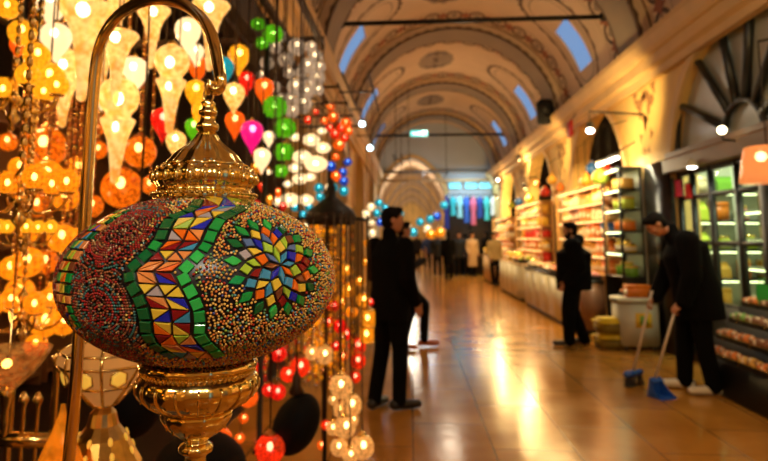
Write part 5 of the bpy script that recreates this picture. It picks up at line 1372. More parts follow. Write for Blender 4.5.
# --- textiles at the far end on the right
rl = empty('garment_rail', (2.5, 25.3, 3.32)); mb = MB(); mb.tube([(-1.0, 0, 0), (.98, 0, 0)], .02, IRON, 8); mb.build('rail', rl)
for x in (-.95, .95): mb = MB(); mb.tube([(x, 0, 0), (x, .78, .3)], .015, IRON, 6); mb.build('rail_arm', rl)
tag(rl, 'dark garment rail with blue clothes across the far end shop', 'rail')
CLC = [('dark blue', (.01, .02, .22)), ('turquoise', (.02, .42, .52)), ('pale cyan', (.25, .60, .68)), ('royal blue', (.02, .10, .48)), ('pink', (.60, .12, .22)), ('deep blue', (.01, .05, .30)), ('aqua', (.05, .50, .55)), ('white', (.65, .72, .75))]
GX = [-1.02, -.74, -.46, -.18, .10, .38, .66, .92]
for k, (nm, c) in enumerate(CLC):
    m = mat(nm.replace(' ', '_') + '_cloth', c, .7, noise=.15, nscale=10)
    x = 2.5 + GX[k]; L = (1.35, .8, .9, 1.1, 1.2, .9, 1.0, .8)[k]
    mb = MB(); prof = [(.02, 0), (.05, -.05), (.11, -.14), (.10, -.3), (.085, -.45), (.11, -.7), (.125, -1.0)]
    vs = []; fs = []; sg = 20
    for r, z in prof:
        for i in range(sg):
            a = 2 * pi * i / sg; q = (1 + .15 * cos(6 * a) * (-z)) * .84; vs.append((r * q * cos(a), r * .45 * q * sin(a), -.06 + z * L))
    for j in range(len(prof) - 1):
        for i in range(sg): fs.append((j * sg + i, j * sg + (i + 1) % sg, (j + 1) * sg + (i + 1) % sg, (j + 1) * sg + i))
    mb.add(vs, fs, m, True); rt = empty('hanging_garment', (x, 25.3, 3.30)); mb.build('garment_body', rt)
    for s_ in (-1, 1): mb = MB(); mb.tube([(s_ * .08, 0, -.06 - .12 * L), (s_ * .105, 0, -.06 - .3 * L), (s_ * .11, .01, -.06 - .5 * L)], [.026, .028, .028], m, 8); mb.build('sleeve', rt)
    mb = MB(); mb.tube([(-.1, 0, -.12), (0, 0, -.03), (.1, 0, -.12)], .008, IRON, 5); mb.tube([(0, 0, -.03), (0, 0, .02), (.015, 0, .035)], .005, IRON, 5); mb.build('hanger', rt)
    tag(rt, f'{nm} garment hanging from the rail of the far end shop', 'garment', 'garments on the far rail')
# lit panel lights of that shop
for k, (x, z) in enumerate(((1.9, 3.75), (2.6, 3.75), (3.2, 3.75))):
    rt = empty('panel_light', (x, 25.98, z)); mb = MB(); mb.bbox((-.28, -.02, -.16 if z > 3 else -.5), (.28, .03, .16 if z > 3 else .5), WHITEP, .01); mb.build('light_housing', rt)
    mb = MB(); mb.box((-.26, -.028, -.14 if z > 3 else -.48), (.26, -.021, .14 if z > 3 else .48), lit('cyan_panel_light', (.16, .62, .80), .75)); mb.build('diffuser', rt)
    reg(rt, 'light', 'cyan panel lights', 'cyan lit panel over the blue garments', 'at the far end', -z * 10 + x)
# small cyan and white lamps farther down the left side
rr = random.Random(77)
for i, (px, py, Y, col) in enumerate([(371, 207, 9.5, 'white'), (377, 213, 10.5, 'cyan'), (371, 222, 9.8, 'white'), (379, 203, 11, 'cyan'), (366, 214, 9.2, 'white'), (385, 208, 13, 'cyan'), (372, 233, 9.6, 'white'), (380, 222, 11.5, 'blue'), (368, 243, 9, 'gold'), (374, 250, 9.4, 'clear'), (366, 262, 9.0, 'gold'), (400, 214, 18, 'cyan'), (407, 226, 20, 'white'), (413, 232, 21, 'cyan'), (420, 222, 22, 'cyan'), (430, 219, 23, 'cyan'), (428, 229, 23, 'white'), (437, 216, 23.5, 'blue'), (431, 234, 22, 'gold'), (440, 232, 23, 'gold'), (444, 205, 24, 'cyan')]):
    hang('globe', col, px, py, 4.2 if py < 230 or px < 380 else 5, Y, 'far hanging lamps', f'tiny {CN.get(col, col)} globe lamp down the hall', 'of its colour', ztop=4.0 if px < 390 else 3.9)
for k, (y, x0, x1, z) in enumerate(((10.2, XL, -.6, 4.0), (18.5, -.5, .0, 3.9), (22.6, -.4, 1.4, 3.9))):
    mb = MB(); [mb.box((x0 + (x1 - x0) * q - .015, y - 1.3, z), (x0 + (x1 - x0) * q + .015, y + 1.5, z + .03), RACK) for q in (0.02, .5, .98)]; mb.box((x0, y - .03, z + .03), (x1, y + .03, z + .05), RACK)
    if k > 0:
        for x in (x0 + .05, x1 - .05): mb.tube([(x, y, z), (x, y, 6.2)], .012, RACK, 5)
    o = mb.build('lamp_canopy'); tag(o, ('first', 'second', 'third', 'fourth')[k] + ' narrow dark canopy down the hall carrying small lamps', 'canopy', 'lamp canopies')

# clothes racks and doorway of the far end shop, its opening an added dark panel
rt = empty('shop_doorway', (2.55, 26.02, 0)); mb = MB(); mb.bbox((-1.0, -.03, .001), (.85, .06, 3.2), SHOPW, .01); mb.build('dark_panel', rt)
for x in (-1.0, .0, .84): mb = MB(); mb.bbox((x - .05, -.08, .001), (x + .05, -.02, 3.3), FRAMEB, .01); mb.build('door_jamb', rt)
tag(rt, 'dark shop doorway at the far end under the blue garments', 'doorway')
# strings of goods hung under the stall arches
HANGM = [GMAT[k] for k in ('orange', 'gold', 'red', 'brown', 'yellow', 'blue', 'lime')]
rr = random.Random(9)
for k, (px, py, X) in enumerate([(586, 178, 3.2), (598, 186, 3.3), (607, 168, 3.3), (612, 196, 3.2), (579, 192, 3.3), (592, 166, 3.35), (600, 174, 3.05), (560, 186, 3.3), (552, 178, 3.3), (545, 190, 3.3), (537, 182, 3.3), (530, 198, 3.3), (519, 200, 3.3), (511, 204, 3.3)]):
    p = ptX(px, py, X); m = HANGM[k % 7]; s_ = rr.uniform(.09, .14); rt = empty('hanging_pouch', p)
    mb = MB(); mb.lathe([(.01, s_ * 1.0), (s_ * .3, s_ * .8), (s_ * .35, s_ * .6), (s_ * .9, 0), (s_ * 1.0, -s_ * .6), (s_ * .8, -s_ * 1.1), (s_ * .3, -s_ * 1.3), (.004, -s_ * 1.32)], m, 14, flute=(7, .06)); mb.build('pouch_body', rt)
    mb = MB(); mb.tube([(0, 0, s_ * .9), (0, 0, 3.3 - p.z), (3.5 - p.x, 0, 3.4 - p.z)], .006, IRON, 5); mb.build('string', rt)
    mb = MB(); mb.lathe([(s_ * .34, s_ * .62), (s_ * .40, s_ * .7), (s_ * .34, s_ * .78)], GMAT['gold'], 12); mb.build('tie_band', rt)
    reg(rt, 'bag', 'pouches hung under the stall arches', 'plump cloth pouch hung high', 'under the stall arches', -p.y)
FW['under the stall arches'] = ('farthest', 'from the far end', 'nearest')

# wall shelves on the far side wall of the glass-fronted shop
for li, z in enumerate((.55, .95, 1.35, 1.75, 2.15)):
    rt = empty('wall_shelf', (4.75, 8.86, z)); mb = MB(); mb.bbox((-.85, -.14, -.03), (.85, .15, 0), FRAMEB, .005); mb.build('shelf_board', rt)
    mb = MB(); mb.box((-.8, -.12, -.045), (.8, -.09, -.031), TUBEG); mb.build('light_strip', rt)
    for x in (-.6, .6): mb = MB(); mb.tube([(x, .13, -.03), (x, .13, -.16), (x, -.05, -.03)], .008, FRAMEB, 5); mb.build('bracket', rt)
    tag(rt, f'{HN[li]} of five dark wall shelves on the side wall inside the glass-fronted shop', 'shelf', 'wall shelves in the glass-fronted shop')
    rr = random.Random(90 + li); where = f'on the {HN[li]} wall shelf of the glass-fronted shop'; FW[where] = ('first', 'from the glass', 'last'); x = 4.05
    while x < 5.5:
        kd = rr.choice(['sweet_jar', 'gift_carton', 'spice_tin', 'paper_bag']); col = rr.choice(['cream', 'orange', 'green', 'white', 'lime', 'pink', 'gold']); w = rr.uniform(.16, .24)
        goods(kd, col, x, 8.85, z, w, .2, rr.uniform(.18, .28), 0, 'goods on the wall shelves', f'{col} ' + {'gift_carton': 'carton', 'sweet_jar': 'lidded jar', 'paper_bag': 'paper bag', 'spice_tin': 'round tin'}[kd], where, x)
        x += w + rr.uniform(.05, .16)

# lit stall added out of view as a reflection source for the gold
shelf_unit('stall_shelves', 'lit stall shelves added unseen beside the camera for reflections in the gold', 3.12, 3.46, .1, 3.1, Z5, 2.42, OAK, SHOPT, TUBEW)
fill('camera-side stall', 3.29, .2, 3.0, Z5, .5, WARM, ['gift_carton', 'sweet_jar'], 36, .27, 'goods of the added camera-side stall')
# ------------------------------------------------------------------ people
SKIN = mat('skin', (.50, .23, .12), .55, noise=.12, nscale=30)
HAIRM = mat('dark_hair', (.0035, .0025, .002), .8, noise=.4, nscale=120, bump=.4, spec=.15)
EYEW = mat('eye', (.35, .32, .28), .2); LIP = mat('lips', (.30, .09, .06), .5)
def capsule(mb, p, q, r1, r2, m, seg=14):
    p, q = V(p), V(q); d = q - p; L = d.length
    if L < 1e-6: mb.ball(p, r1, m, seg, 8); return
    t = d / L; pr = []
    for i in range(5): a = -pi / 2 + (pi / 2) * i / 4; pr.append((r1 * cos(a), r1 * sin(a)))
    for i in range(5): a = (pi / 2) * i / 4; pr.append((max(1e-7, r2 * cos(a)), L + r2 * sin(a)))
    pr[0] = (1e-7, -r1)
    M = Matrix.Translation(p) @ t.to_track_quat('Z', 'Y').to_matrix().to_4x4()
    mb.lathe(pr, m, seg, M)
def ell(mb, c, r, m, M=None):
    mb.ball((0, 0, 0), r, m, 18, 12, Matrix.Translation(V(c)) @ (M or Matrix.Identity(4)))
def torso(mb, secs, m, seg=22):
    """secs: (centre, rx, ry, right vector)"""
    vs = []; fs = []
    n = len(secs)
    for i, (c, rx, ry, rt) in enumerate(secs):
        c = V(c); a = V(secs[max(0, i - 1)][0]); b_ = V(secs[min(n - 1, i + 1)][0]); t = (b_ - a).normalized(); rt = V(rt).normalized(); fw = t.cross(rt).normalized(); 
        for k in range(seg):
            q = 2 * pi * k / seg; vs.append(c + rt * rx * cos(q) + fw * ry * sin(q))
    for i in range(n - 1):
        for k in range(seg): fs.append((i * seg + k, i * seg + (k + 1) % seg, (i + 1) * seg + (k + 1) % seg, (i + 1) * seg + k))
    fs.append(tuple(range(seg - 1, -1, -1))); fs.append(tuple((n - 1) * seg + k for k in range(seg)))
    mb.add(vs, fs, m, True)
def remesh(mb, name, vox, m, it=4, parent=None):
    o = mb.build('tmp_body'); 
    r_ = o.modifiers.new('r', 'REMESH'); r_.mode = 'VOXEL'; r_.voxel_size = vox; r_.use_smooth_shade = True
    s_ = o.modifiers.new('s', 'SMOOTH'); s_.iterations = it; s_.factor = .5
    dg = bpy.context.evaluated_depsgraph_get(); me = bpy.data.meshes.new_from_object(o.evaluated_get(dg))
    me.name = name; me.materials.clear(); me.materials.append(m)
    for p in me.polygons: p.use_smooth = True; p.material_index = 0
    bpy.data.objects.remove(o)
    return me
def hand(mb, wrist, d, palmn, thumb_side, curl, m, s=1.0):
    """palm, four fingers and a thumb; d: direction of the hand, palmn: out of the palm"""
    d = V(d).normalized(); pn = V(palmn); pn = (pn - d * pn.dot(d)).normalized(); sd = d.cross(pn) * thumb_side
    w = V(wrist)
    for k in range(4):
        off = (.030 - .020 * k) * s; b0 = w + d * .02 * s + sd * off * .6; b1 = w + d * (.088 - .004 * abs(k - 1)) * s + sd * off
        capsule(mb, b0, b1, .0135 * s, .0115 * s, m, 8)
        L = (.040, .045, .042, .033)[k] * s; p = b1; dd = d.copy()
        for j in range(3):
            a = curl * (.5, .95, .7)[j]; ax = dd * cos(a) + pn * sin(a); dd = ax.normalized()
            q = p + dd * L * (1, .68, .52)[j]; capsule(mb, p, q, .0092 * s - j * .0008, .0086 * s - j * .0008, m, 8); p = q
            pn = (pn - dd * pn.dot(dd)).normalized()
        pn = V(palmn); pn = (pn - d * pn.dot(d)).normalized()
    t0 = w + d * .03 * s + sd * .022 * s; t1 = t0 + (d * .55 + sd * .75 + pn * .25).normalized() * .042 * s; t2 = t1 + (d * .75 + sd * .1 + pn * (.35 + curl * .5)).normalized() * .034 * s; t3 = t2 + (d * .7 - sd * .25 + pn * (.4 + curl * .6)).normalized() * .026 * s
    capsule(mb, t0, t1, .0135 * s, .0105 * s, m, 8); capsule(mb, t1, t2, .0105 * s, .0095 * s, m, 8); capsule(mb, t2, t3, .0095 * s, .0078 * s, m, 8)
def person(label, loc, face, J, cloth, vox=.011, puff=1.0, group=None, hood=False, coat_len=None, hairkind='short', bag=None, beard=False):
    """J: joints in the person's own frame (x right, y forward, z up). face: heading of +y (radians about z)."""
    rt = empty('person', loc, face)
    Rt = V((1, 0, 0))
    pel, che, nek, hea = V(J['pelvis']), V(J['chest']), V(J['neck']), V(J['head'])
    hr = J.get('head_pitch', 0); hy = J.get('head_yaw', 0)
    HM = Matrix.Translation(hea) @ Matrix.Rotation(hy, 4, 'Z') @ Matrix.Rotation(-hr, 4, 'X')
    SHr, SHl = V(J['shr']), V(J['shl'])
    # ---- body
    mb = MB()
    ell(mb, (0, 0, 0), (1, 1, 1), SKIN, HM @ Matrix.Translation((0, .0, .02)) @ Matrix.Diagonal((.076, .094, .105, 1))) if False else None
    def head_ball(c, r): mb.ball((0, 0, 0), r, SKIN, 20, 14, HM @ Matrix.Translation(c))
    head_ball((0, -.005, .035), (.076, .096, .088)); head_ball((0, .022, -.035), (.060, .068, .080)); head_ball((0, .050, -.080), (.034, .030, .028))
    head_ball((0, .092, -.012), (.012, .016, .022)); head_ball((0, .090, .012), (.009, .012, .026)); head_ball((0, .080, .032), (.050, .020, .012)); head_ball((0, .084, -.052), (.026, .010, .012))
    for s_ in (-1, 1): head_ball((s_ * .076, -.008, -.005), (.010, .020, .032)); head_ball((s_ * .042, .062, -.022), (.022, .02, .02))
    capsule(mb, nek, HM @ V((0, -.015, -.05)), .056, .052, SKIN); capsule(mb, che, nek, .09, .058, SKIN)
    torso(mb, [(pel - V((0, 0, .09)), .13, .10, Rt), (pel, .15, .105, Rt), (pel.lerp(che, .5), .13, .095, Rt), (che, .15, .11, SHr - SHl), (nek.lerp(che, .35), .10, .07, SHr - SHl)], SKIN)
    for sh, el, wr in ((J['shr'], J['elr'], J['wrr']), (J['shl'], J['ell'], J['wrl'])):
        capsule(mb, sh, el, .046, .036, SKIN); capsule(mb, el, wr, .037, .026, SKIN)
    for hp, kn, an, to in ((J['hpr'], J['knr'], J['anr'], J['tor']), (J['hpl'], J['knl'], J['anl'], J['tol'])):
        capsule(mb, hp, kn, .078, .05, SKIN); capsule(mb, kn, an, .05, .034, SKIN); capsule(mb, V(an) - V((0, 0, .03)), to, .034, .026, SKIN)
    for side, wr, el, s_ in (('r', J['wrr'], J['elr'], 1), ('l', J['wrl'], J['ell'], -1)):
        d = J.get('hd' + side, V(wr) - V(el)); pn = J.get('pn' + side, (-s_, .2, 0)); ts = J.get('ts' + side, 1 if s_ > 0 else -1)
        hand(mb, wr, d, pn, ts, J.get('curl' + side, .45), SKIN, 1.05)
    hv = min(vox, .0075) if vox < .015 else vox
    me = remesh(mb, 'person_body', hv, SKIN, 2)
    body = meshobj('body', me, rt)
    fb = MB()
    for s_ in (-1, 1):
        fb.ball((0, 0, 0), (.013, .008, .008), EYEW, 10, 8, HM @ Matrix.Translation((s_ * .032, .080, .008))); fb.ball((0, 0, 0), (.006, .004, .006), HAIRM, 8, 6, HM @ Matrix.Translation((s_ * .032, .0865, .008)))
        fb.ball((0, 0, 0), (.017, .007, .004), HAIRM, 8, 6, HM @ Matrix.Translation((s_ * .034, .090, .028)))
    fb.build('eyes_and_brows', rt, fix=False)
    lp = MB(); lp.ball((0, 0, 0), (.022, .008, .007), LIP, 10, 6, HM @ Matrix.Translation((0, .0905, -.052))); lp.build('mouth', rt, fix=False)
    # ---- hair
    hb = MB(); hb.ball((0, 0, 0), (.083, .100, .088), HAIRM, 20, 14, HM @ Matrix.Translation((0, -.014, .045)))
    hb.ball((0, 0, 0), (.080, .066, .09), HAIRM, 18, 12, HM @ Matrix.Translation((0, -.044, -.002))); hb.ball((0, 0, 0), (.064, .05, .034), HAIRM, 14, 10, HM @ Matrix.Translation((0, .050, .095)))
    if hairkind == 'long': hb.ball((0, 0, 0), (.085, .06, .15), HAIRM, 18, 12, HM @ Matrix.Translation((0, -.06, -.08)))
    meshobj('hair', remesh(hb, 'hair', .01, HAIRM, 2), rt)
    if beard:
        bb = MB(); bb.ball((0, 0, 0), (.062, .060, .045), HAIRM, 16, 10, HM @ Matrix.Translation((0, .030, -.078))); bb.ball((0, 0, 0), (.034, .012, .008), HAIRM, 10, 6, HM @ Matrix.Translation((0, .086, -.036)))
        for s_ in (-1, 1): bb.ball((0, 0, 0), (.012, .03, .05), HAIRM, 10, 8, HM @ Matrix.Translation((s_ * .066, .015, -.04)))
        meshobj('beard', remesh(bb, 'beard', .008, HAIRM, 1), rt)
    # ---- clothes
    cm, tm, sm_ = cloth
    mb = MB(); low = coat_len if coat_len else -.14
    secs = [(pel + V((0, J.get('skirt_y', 0), low)), .195 if low < -.2 else .175, .15 if low < -.2 else .135, Rt), (pel - V((0, 0, .02)), .185, .145, Rt), (pel.lerp(che, .45), .175, .138, Rt), (che, .195, .145, SHr - SHl), (nek.lerp(che, .38), .155, .10, SHr - SHl), (nek - V((0, 0, .015)), .078, .075, SHr - SHl)]
    secs = [(c_, a_ * (1 + (puff - 1) * .6), b_ * puff, r_) for c_, a_, b_, r_ in secs[:4]] + secs[4:]
    torso(mb, secs, cm)
    for sh, el, wr in ((J['shr'], J['elr'], J['wrr']), (J['shl'], J['ell'], J['wrl'])):
        sh, el, wr = V(sh), V(el), V(wr); capsule(mb, sh, el, .074 * puff, .062 * puff, cm); capsule(mb, el, el.lerp(wr, .93), .062 * puff, .048 * puff, cm)
    if hood:
        mb.ball((0, 0, 0), (.13, .085, .09), cm, 16, 10, Matrix.Translation(nek + V((0, -.09, .01)))); mb.ball((0, 0, 0), (.10, .09, .06), cm, 16, 10, Matrix.Translation(nek + V((0, -.02, -.01))))
    else: capsule(mb, nek - V((0, 0, .02)), nek + V((0, -.01, .035)), .074, .066, cm)
    meshobj('coat', remesh(mb, 'coat', vox, cm, 5), rt)
    mb = MB()
    torso(mb, [(pel - V((0, 0, .12)), .165, .125, Rt), (pel + V((0, 0, .02)), .165, .12, Rt), (pel + V((0, 0, .09)), .155, .11, Rt)], tm)
    for hp, kn, an in ((J['hpr'], J['knr'], J['anr']), (J['hpl'], J['knl'], J['anl'])):
        hp, kn, an = V(hp), V(kn), V(an); tp = 1 + (puff - 1) * .5; capsule(mb, hp, kn, .098 * tp, .072 * tp, tm); capsule(mb, kn, an - V((0, 0, .01)), .070 * tp, .060 * tp, tm)
    meshobj('trousers', remesh(mb, 'trousers', vox, tm, 4), rt)
    for an, to in ((J['anr'], J['tor']), (J['anl'], J['tol'])):
        an, to = V(an), V(to); mb = MB(); d = (to - an); d.z = 0; d = d.normalized() if d.length > 1e-4 else V((0, 1, 0)); zb = an.z - .085
        heel = V((an.x, an.y, zb + .045)) - d * .05
        capsule(mb, heel, V((to.x, to.y, max(.036, zb + .036) if abs(to.z - an.z) < .2 else to.z)) + d * .03, .046, .036, sm_); capsule(mb, an - V((0, 0, .03)), heel + d * .02 + V((0, 0, .01)), .052, .048, sm_)
        capsule(mb, heel + V((0, 0, -.02)), V((to.x, to.y, zb + .022)) + d * .03, .024, .022, sm_)
        me = remesh(mb, 'shoe', max(.009, vox * .8), sm_, 2)
        for v in me.vertices: v.co.z = max(v.co.z, .0015)
        meshobj('shoe', me, rt)
    tag(rt, label, 'person', group); return rt
def stand_pose(h=1.75, **kw):
    k = h / 1.75
    J = dict(pelvis=(0, 0, .95), chest=(0, .01, 1.30), neck=(0, .0, 1.48), head=(0, .025, 1.625), shr=(.175, 0, 1.40), shl=(-.175, 0, 1.40), elr=(.215, -.02, 1.12), ell=(-.215, -.02, 1.12), wrr=(.215, .07, .88), wrl=(-.215, .07, .88),
             hpr=(.09, 0, .92), hpl=(-.09, 0, .92), knr=(.10, .03, .50), knl=(-.10, .03, .50), anr=(.11, -.02, .09), anl=(-.11, -.02, .09), tor=(.14, .13, .035), tol=(-.14, .13, .035))
    J.update(kw)
    for q in list(J):
        if isinstance(J[q], tuple) and q[:2] not in ('hd', 'pn'): J[q] = tuple(x * k for x in J[q])
    return J
DKC = mat('black_coat_wool', (.0016, .0016, .002), .95, noise=.3, nscale=40, spec=.15); DKT = mat('black_trousers', (.0016, .0016, .002), .95, noise=.25, nscale=40, spec=.15); SHOEB = mat('black_leather', (.006, .005, .005), .4)
SHOEW = mat('white_trainer', (.75, .72, .66), .6, noise=.05); BEIGE = mat('beige_coat', (.45, .30, .17), .8, noise=.1); OLIVE = mat('olive_beige_jacket', (.30, .22, .10), .8, noise=.15); SHOER = mat('orange_leather_shoe', (.42, .10, .02), .45)
NAVY = mat('navy_jacket', (.004, .005, .010), .85, noise=.2); GREYJ = mat('grey_jacket', (.010, .010, .012), .85, noise=.2); BLUEJ = mat('blue_denim', (.02, .045, .14), .8, noise=.2)
# 1: man in black on the left, seen from behind, head turned to the right
p = ptZ(393, 409, 0)
person('man in black standing by the lamp shop, back turned, head turned to the right', (p.x - .02, p.y, 0), radians(-38),
       stand_pose(1.80, head_yaw=radians(-42), head=(.01, .03, 1.625), ell=(-.23, .04, 1.13), wrl=(-.16, .24, 1.02), elr=(.22, -.02, 1.12), wrr=(.20, .12, .90), tor=(.15, .15, .035), anl=(-.10, -.10, .09), tol=(-.13, .06, .035), knl=(-.085, -.01, .5), anr=(.08, .02, .09), knr=(.085, .03, .5)), (DKC, DKT, SHOEB), .011, 1.12, coat_len=-.20)
# 2: man behind him, leaning back with one leg forward
p = ptZ(406, 350, 0)
person('man in dark jacket half hidden behind the man in black, one brown shoe forward', (p.x - .04, p.y + .12, 0), radians(-85),
       stand_pose(1.74, head_yaw=radians(10), hpl=(-.09, .0, .90), knl=(-.10, .32, .58), anl=(-.10, .30, .10), tol=(-.11, .46, .035), knr=(.10, .10, .50), wrr=(.12, .30, 1.22), elr=(.21, .10, 1.12), hdr=(-.3, .3, .9), pnr=(0, -1, 0)), (NAVY, DKT, SHOER), .013)
# 3: standing man in hooded jacket, in profile to the left
p = ptZ(575, 345, 0)
person('bearded man in black hooded jacket standing in profile before the sweet stall', (p.x + .02, p.y, 0), radians(80),
       stand_pose(1.74, chest=(0, -.01, 1.30), knr=(.10, .03, .5), anr=(.11, -.12, .09), tor=(.13, .05, .035), anl=(-.10, .10, .09), tol=(-.12, .27, .035), knl=(-.10, .10, .50), ell=(-.225, -.06, 1.12), wrl=(-.20, .10, .90), wrr=(.20, .12, .9)), (DKC, DKT, SHOEB), .011, 1.75, hood=True, coat_len=-.17, beard=True)
# 4: sweeper
p = ptZ(692, 392, 0); SWP = V((p.x + .045, p.y + .02, 0))
hb_ = radians(82)
Jw = stand_pose(1.86, pelvis=(0, -.06, .95), chest=(0, .02, 1.31), neck=(0, .13, 1.47), head=(0, .255, 1.55), shr=(.185, .06, 1.39), shl=(-.185, .04, 1.39), elr=(.24, .12, 1.09), ell=(-.25, .04, 1.09), wrr=(.17, .27, .83), wrl=(-.22, .12, .82),
                hpr=(.09, -.04, .92), hpl=(-.09, -.05, .92), knr=(.10, .04, .50), knl=(-.11, -.06, .50), anr=(.10, .06, .09), anl=(-.12, -.12, .09), tor=(.11, .22, .035), tol=(-.15, .05, .035), head_pitch=radians(42),
                hdr=(-.25, .75, -.55), hdl=(.2, .75, -.5), pnr=(-.6, -.3, -.75), pnl=(.6, -.3, -.75), curlr=1.15, curll=1.15, skirt_y=-.02)
sweeper = person('cleaner in long black coat bending over a broom and a blue dustpan, white trainers', SWP, hb_, Jw, (DKC, DKT, SHOEW), .011, 1.55, coat_len=-.30)
SMX = Matrix.Translation(SWP) @ Matrix.Rotation(hb_, 4, 'Z')
def handpos(side):
    w = SMX @ V(Jw['wr' + side]); d = (SMX.to_3x3() @ V(Jw['hd' + side])).normalized(); pn = (SMX.to_3x3() @ V(Jw['pn' + side])).normalized()
    return w + d * .095 + pn * .028
STICK = mat('pale_broom_handle', (.62, .52, .42), .45, noise=.08); BLUEP = mat('blue_plastic', (.015, .10, .55), .35, noise=.08); BRIS = mat('dark_bristle', (.03, .025, .03), .9, noise=.3, nscale=80)
def sticktool(name, hp, foot, top_extra):
    d = (V(hp) - V(foot)); L = d.length; d.normalize(); return d, L
# broom in the farther hand
hp = handpos('r'); ft = ptZ(634, 386, 0)
br_ = empty('broom', (ft.x, ft.y, 0)); d = (hp - ft).normalized(); L = (hp - ft).length
mb = MB(); mb.tube([V((0, 0, .13)) + d * .0, d * (L + .16)], .014, STICK, 10); mb.build('broom_handle', br_)
mb = MB(); mb.bbox((-.13, -.03, .10), (.13, .03, .155), BLUEP, .012, Matrix.Rotation(.6, 4, 'Z')); mb.build('broom_head', br_)
mb = MB(); rb2 = random.Random(4)
for i in range(120):
    u, v_ = rb2.uniform(-.12, .12), rb2.uniform(-.022, .022); Mx = Matrix.Rotation(.6, 4, 'Z'); mb.tube([Mx @ V((u, v_, .105)), Mx @ V((u * 1.12, v_ * 1.8, .003))], .003, BRIS, 4)
mb.build('bristles', br_, fix=False)
tag(br_, 'broom with pale handle held by the cleaner, dark bristles on the floor', 'broom')
hp = handpos('l'); ft = ptZ(660, 397, 0); dp = empty('dustpan', (ft.x, ft.y, 0)); top = hp - ft
Mx = Matrix.Rotation(radians(25), 4, 'Z')
mb = MB()
Mx = Mx @ Matrix.Scale(.72, 4)
vs = [(-.13, -.14, .003), (.13, -.14, .003), (.11, .10, .012), (-.11, .10, .012), (-.11, .10, .22), (.11, .10, .22), (-.13, -.10, .03), (.13, -.10, .03)]
def slab(a, b_, c_, e_, th): 
    n_ = (V(b_) - V(a)).cross(V(e_) - V(a)).normalized() * th; q = [V(a), V(b_), V(c_), V(e_)]; q = [Mx @ x for x in q + [x + n_ for x in q]]
    mb.add(q, [(3, 2, 1, 0), (4, 5, 6, 7), (0, 1, 5, 4), (1, 2, 6, 5), (2, 3, 7, 6), (3, 0, 4, 7)], BLUEP)
slab((-.14, -.15, .002), (.14, -.15, .002), (.12, .10, .006), (-.12, .10, .006), .006)
slab((-.12, .10, .006), (.12, .10, .006), (.09, .07, .24), (-.09, .07, .24), .006)
slab((-.14, -.15, .004), (-.12, .10, .006), (-.09, .07, .24), (-.125, -.02, .10), .006); slab((.12, .10, .006), (.14, -.15, .004), (.125, -.02, .10), (.09, .07, .24), .006)
slab((-.09, .07, .235), (.09, .07, .235), (.10, -.0, .20), (-.10, -.0, .20), .006)
mb.build('pan', dp, fix=False)
mb = MB(); a = Mx @ V((0, .075, .20)); mb.tube([a, top + (top - a).normalized() * .06], .012, STICK, 10); mb.build('pan_handle', dp)
tag(dp, 'blue long-handled dustpan in front of the cleaner on the floor', 'dustpan')
# people far down the hall
far = [(437, 24.3, 1.72, 'dark-clad person far down the hall, leftmost of those before the blue clothes', NAVY, DKT, 180, -.2), (448, 22.0, 1.74, 'person in black walking away before the blue clothes', DKC, DKT, 5, -.35), (459, 24.6, 1.76, 'dark-coated person just left of the beige coat', GREYJ, DKT, 170, -.25),
       (472, 24.2, 1.74, 'person in a long beige coat far down the hall', BEIGE, DKT, 200, -.55), (487, 24.6, 1.78, 'person in black just right of the beige coat', DKC, DKT, 20, -.3), (494, 19.8, 1.70, 'person in olive beige jacket and dark trousers by the farthest stall', OLIVE, DKT, 195, -.12), (427, 30, 1.72, 'small distant person in blue at the mouth of the far arch', BLUEJ, DKT, 185, -.2), (417, 34, 1.75, 'small distant person in dark grey under the far arch', GREYJ, DKT, 175, -.2), (465.5, 25.2, 1.70, 'dark person behind and left of the beige coat', NAVY, DKT, 0, -.3)]
for (px, py, h, lab, cm, tm, fa, cl) in far:
    p = ptY(px, 238, py); sgn = 1 if random.random() < .5 else -1
    person(lab, (p.x, p.y, 0), radians(fa), stand_pose(h, anl=(-.10, .12 * sgn, .09), tol=(-.12, .27 * sgn if sgn > 0 else .03, .035), anr=(.10, -.12 * sgn, .09), tor=(.12, .03 if sgn > 0 else .27, .035), wrr=(.21, .12, .90)), (cm, tm, SHOEB), .022, coat_len=cl)
# ------------------------------------------------------------------ light
w = bpy.data.worlds.new('daylight'); SC.world = w; w.use_nodes = True
bg = w.node_tree.nodes['Background']; bg.inputs['Color'].default_value = (.21, .34, .58, 1); bg.inputs['Strength'].default_value = 1.0
def lamp(kind, name, loc, col, power, size=.1, aim=None, spot=None, blend=.5, sy=None):
    l = bpy.data.lights.new(name, kind); l.color = col; l.energy = power
    if kind in ('POINT', 'SPOT'): l.shadow_soft_size = size
    if kind == 'AREA': l.size = size; l.shape = 'RECTANGLE' if sy else 'SQUARE'; l.size_y = sy or size
    if kind == 'SPOT': l.spot_size = spot; l.spot_blend = blend
    o = bpy.data.objects.new(name, l); C.objects.link(o); o.location = loc
    if aim is not None: o.rotation_euler = (V(aim) - V(loc)).to_track_quat('-Z', 'Y').to_euler()
    return o
WARMC = (1.0, .62, .20); GOLDC = (1.0, .66, .24); WHITEC = (1.0, .88, .66)
# bracket spotlights of the right wall
for (p, k) in LIGHTS:
    q = p + V((0, 0, -.12))
    if k == 'pier':
        lamp('SPOT', 'spot_lamp', p + V((.06, .15, -.1)), GOLDC, 60, .05, (3.5, p.y + .9, 3.6), radians(150), .8)
    else: lamp('POINT', 'spot_lamp', p + V((-.05, 0, -.16)), GOLDC, 45, .06)
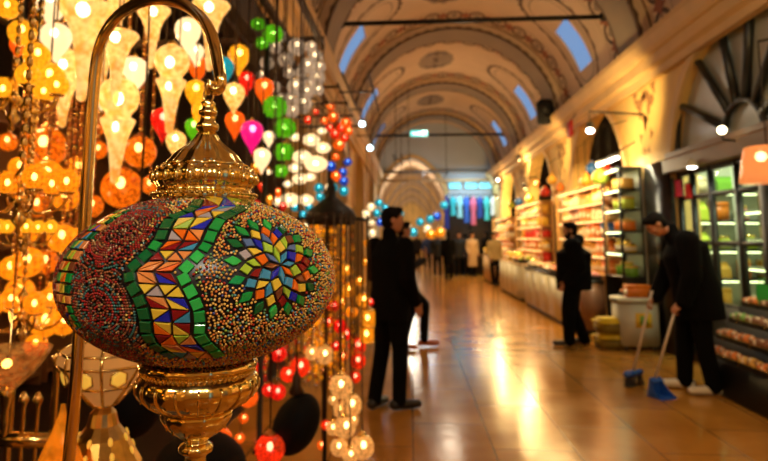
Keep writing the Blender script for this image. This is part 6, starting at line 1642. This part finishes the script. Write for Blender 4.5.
# the same spotlights bay by bay along the hall, nearer than the picture shows
for y in (-3.2, .2, 3.4, 8.6, 13.4):
    lamp('SPOT', 'wall_spot', (2.75, y, 3.3), GOLDC, 60 if y > 3 else 150, .06, (3.5, y + .9, 3.7), radians(150), .8)
# soft fill lights added along the hall, no lanterns there
for y in (-2.5, 4.2, 11.0, 17.0):
    lamp('POINT', 'hall_fill', (1.0, y, 4.1), (1.0, .80, .56), 42, .25)
# stall lights, the two nearest for the added stall
for y, e in ((.9, 30), (2.4, 30), (10.6, 62), (12.4, 62), (15.8, 65), (17.5, 65), (20.8, 60), (22.6, 60)):
    lamp('AREA', 'stall_light', (2.75, y, 2.75), (1.0, .64, .24), e, .3, (3.4, y, 1.3), sy=1.2)
lamp('AREA', 'case_light', (2.9, 9.4, 2.6), (1.0, .9, .6), 22, .1, (3.3, 9.4, 1.2), sy=.9)
for y in (5.8, 7.4): lamp('AREA', 'shop_ceiling_light', (4.0, y, 4.2), (.86, 1.0, .72), 120, .5, (4.3, y, 0))
lamp('AREA', 'bench_light', (3.25, 6.2, 2.3), (1.0, .80, .5), 13, .1, (3.2, 6.2, .5), sy=2.4)
# blue-white shop at the far end
lamp('AREA', 'far_shop_light', (2.5, 24.6, 3.9), (.55, .85, 1.0), 60, 1.2, (2.5, 25.6, 2))
lamp('POINT', 'far_hall_lamp', (.6, 24.4, 3.3), (.85, .95, 1.0), 35, .3)
for y in (29, 35, 42, 50, 58): lamp('POINT', 'far_hall_lamp', (0, y, 4.0), (1.0, .86, .66), 90, .2)
# two unseen key spots added behind the camera to brighten the lantern
lamp('SPOT', 'lantern_key_spot', (-.80, -.75, 2.6), (1.0, .86, .62), 20, .06, LC, radians(50), .6)
lamp('SPOT', 'lantern_key_spot', (.25, -.5, 2.3), (1.0, .9, .74), 44, .05, LC + V((.1, 0, 0)), radians(50), .6)
# lamp shop: a few bulbs of its own
for (x, y, z, e) in ((-2.1, 3.0, 2.4, 20), (-2.6, 4.5, 2.9, 34), (-1.1, 6.4, 3.1, 10), (-2.4, 2.4, 1.2, 16), (-1.4, 5.2, 1.0, 6)):
    lamp('POINT', 'shop_bulb', (x, y, z), (1.0, .55, .20), e, .1)
finish_labels(FW)
vs_ = SC.view_settings; vs_.view_transform = 'Standard'; vs_.look = 'None'; vs_.gamma = 1.0; vs_.use_curve_mapping = False; vs_.exposure = 0.0
cy = SC.cycles; cy.use_denoising = True
try: cy.denoiser = 'OPENIMAGEDENOISE'
except Exception: pass
cy.max_bounces = 8; cy.diffuse_bounces = 3; cy.glossy_bounces = 4; cy.transparent_max_bounces = 24; cy.transmission_bounces = 4
cy.sample_clamp_indirect = 4.0; cy.caustics_reflective = False; cy.caustics_refractive = False
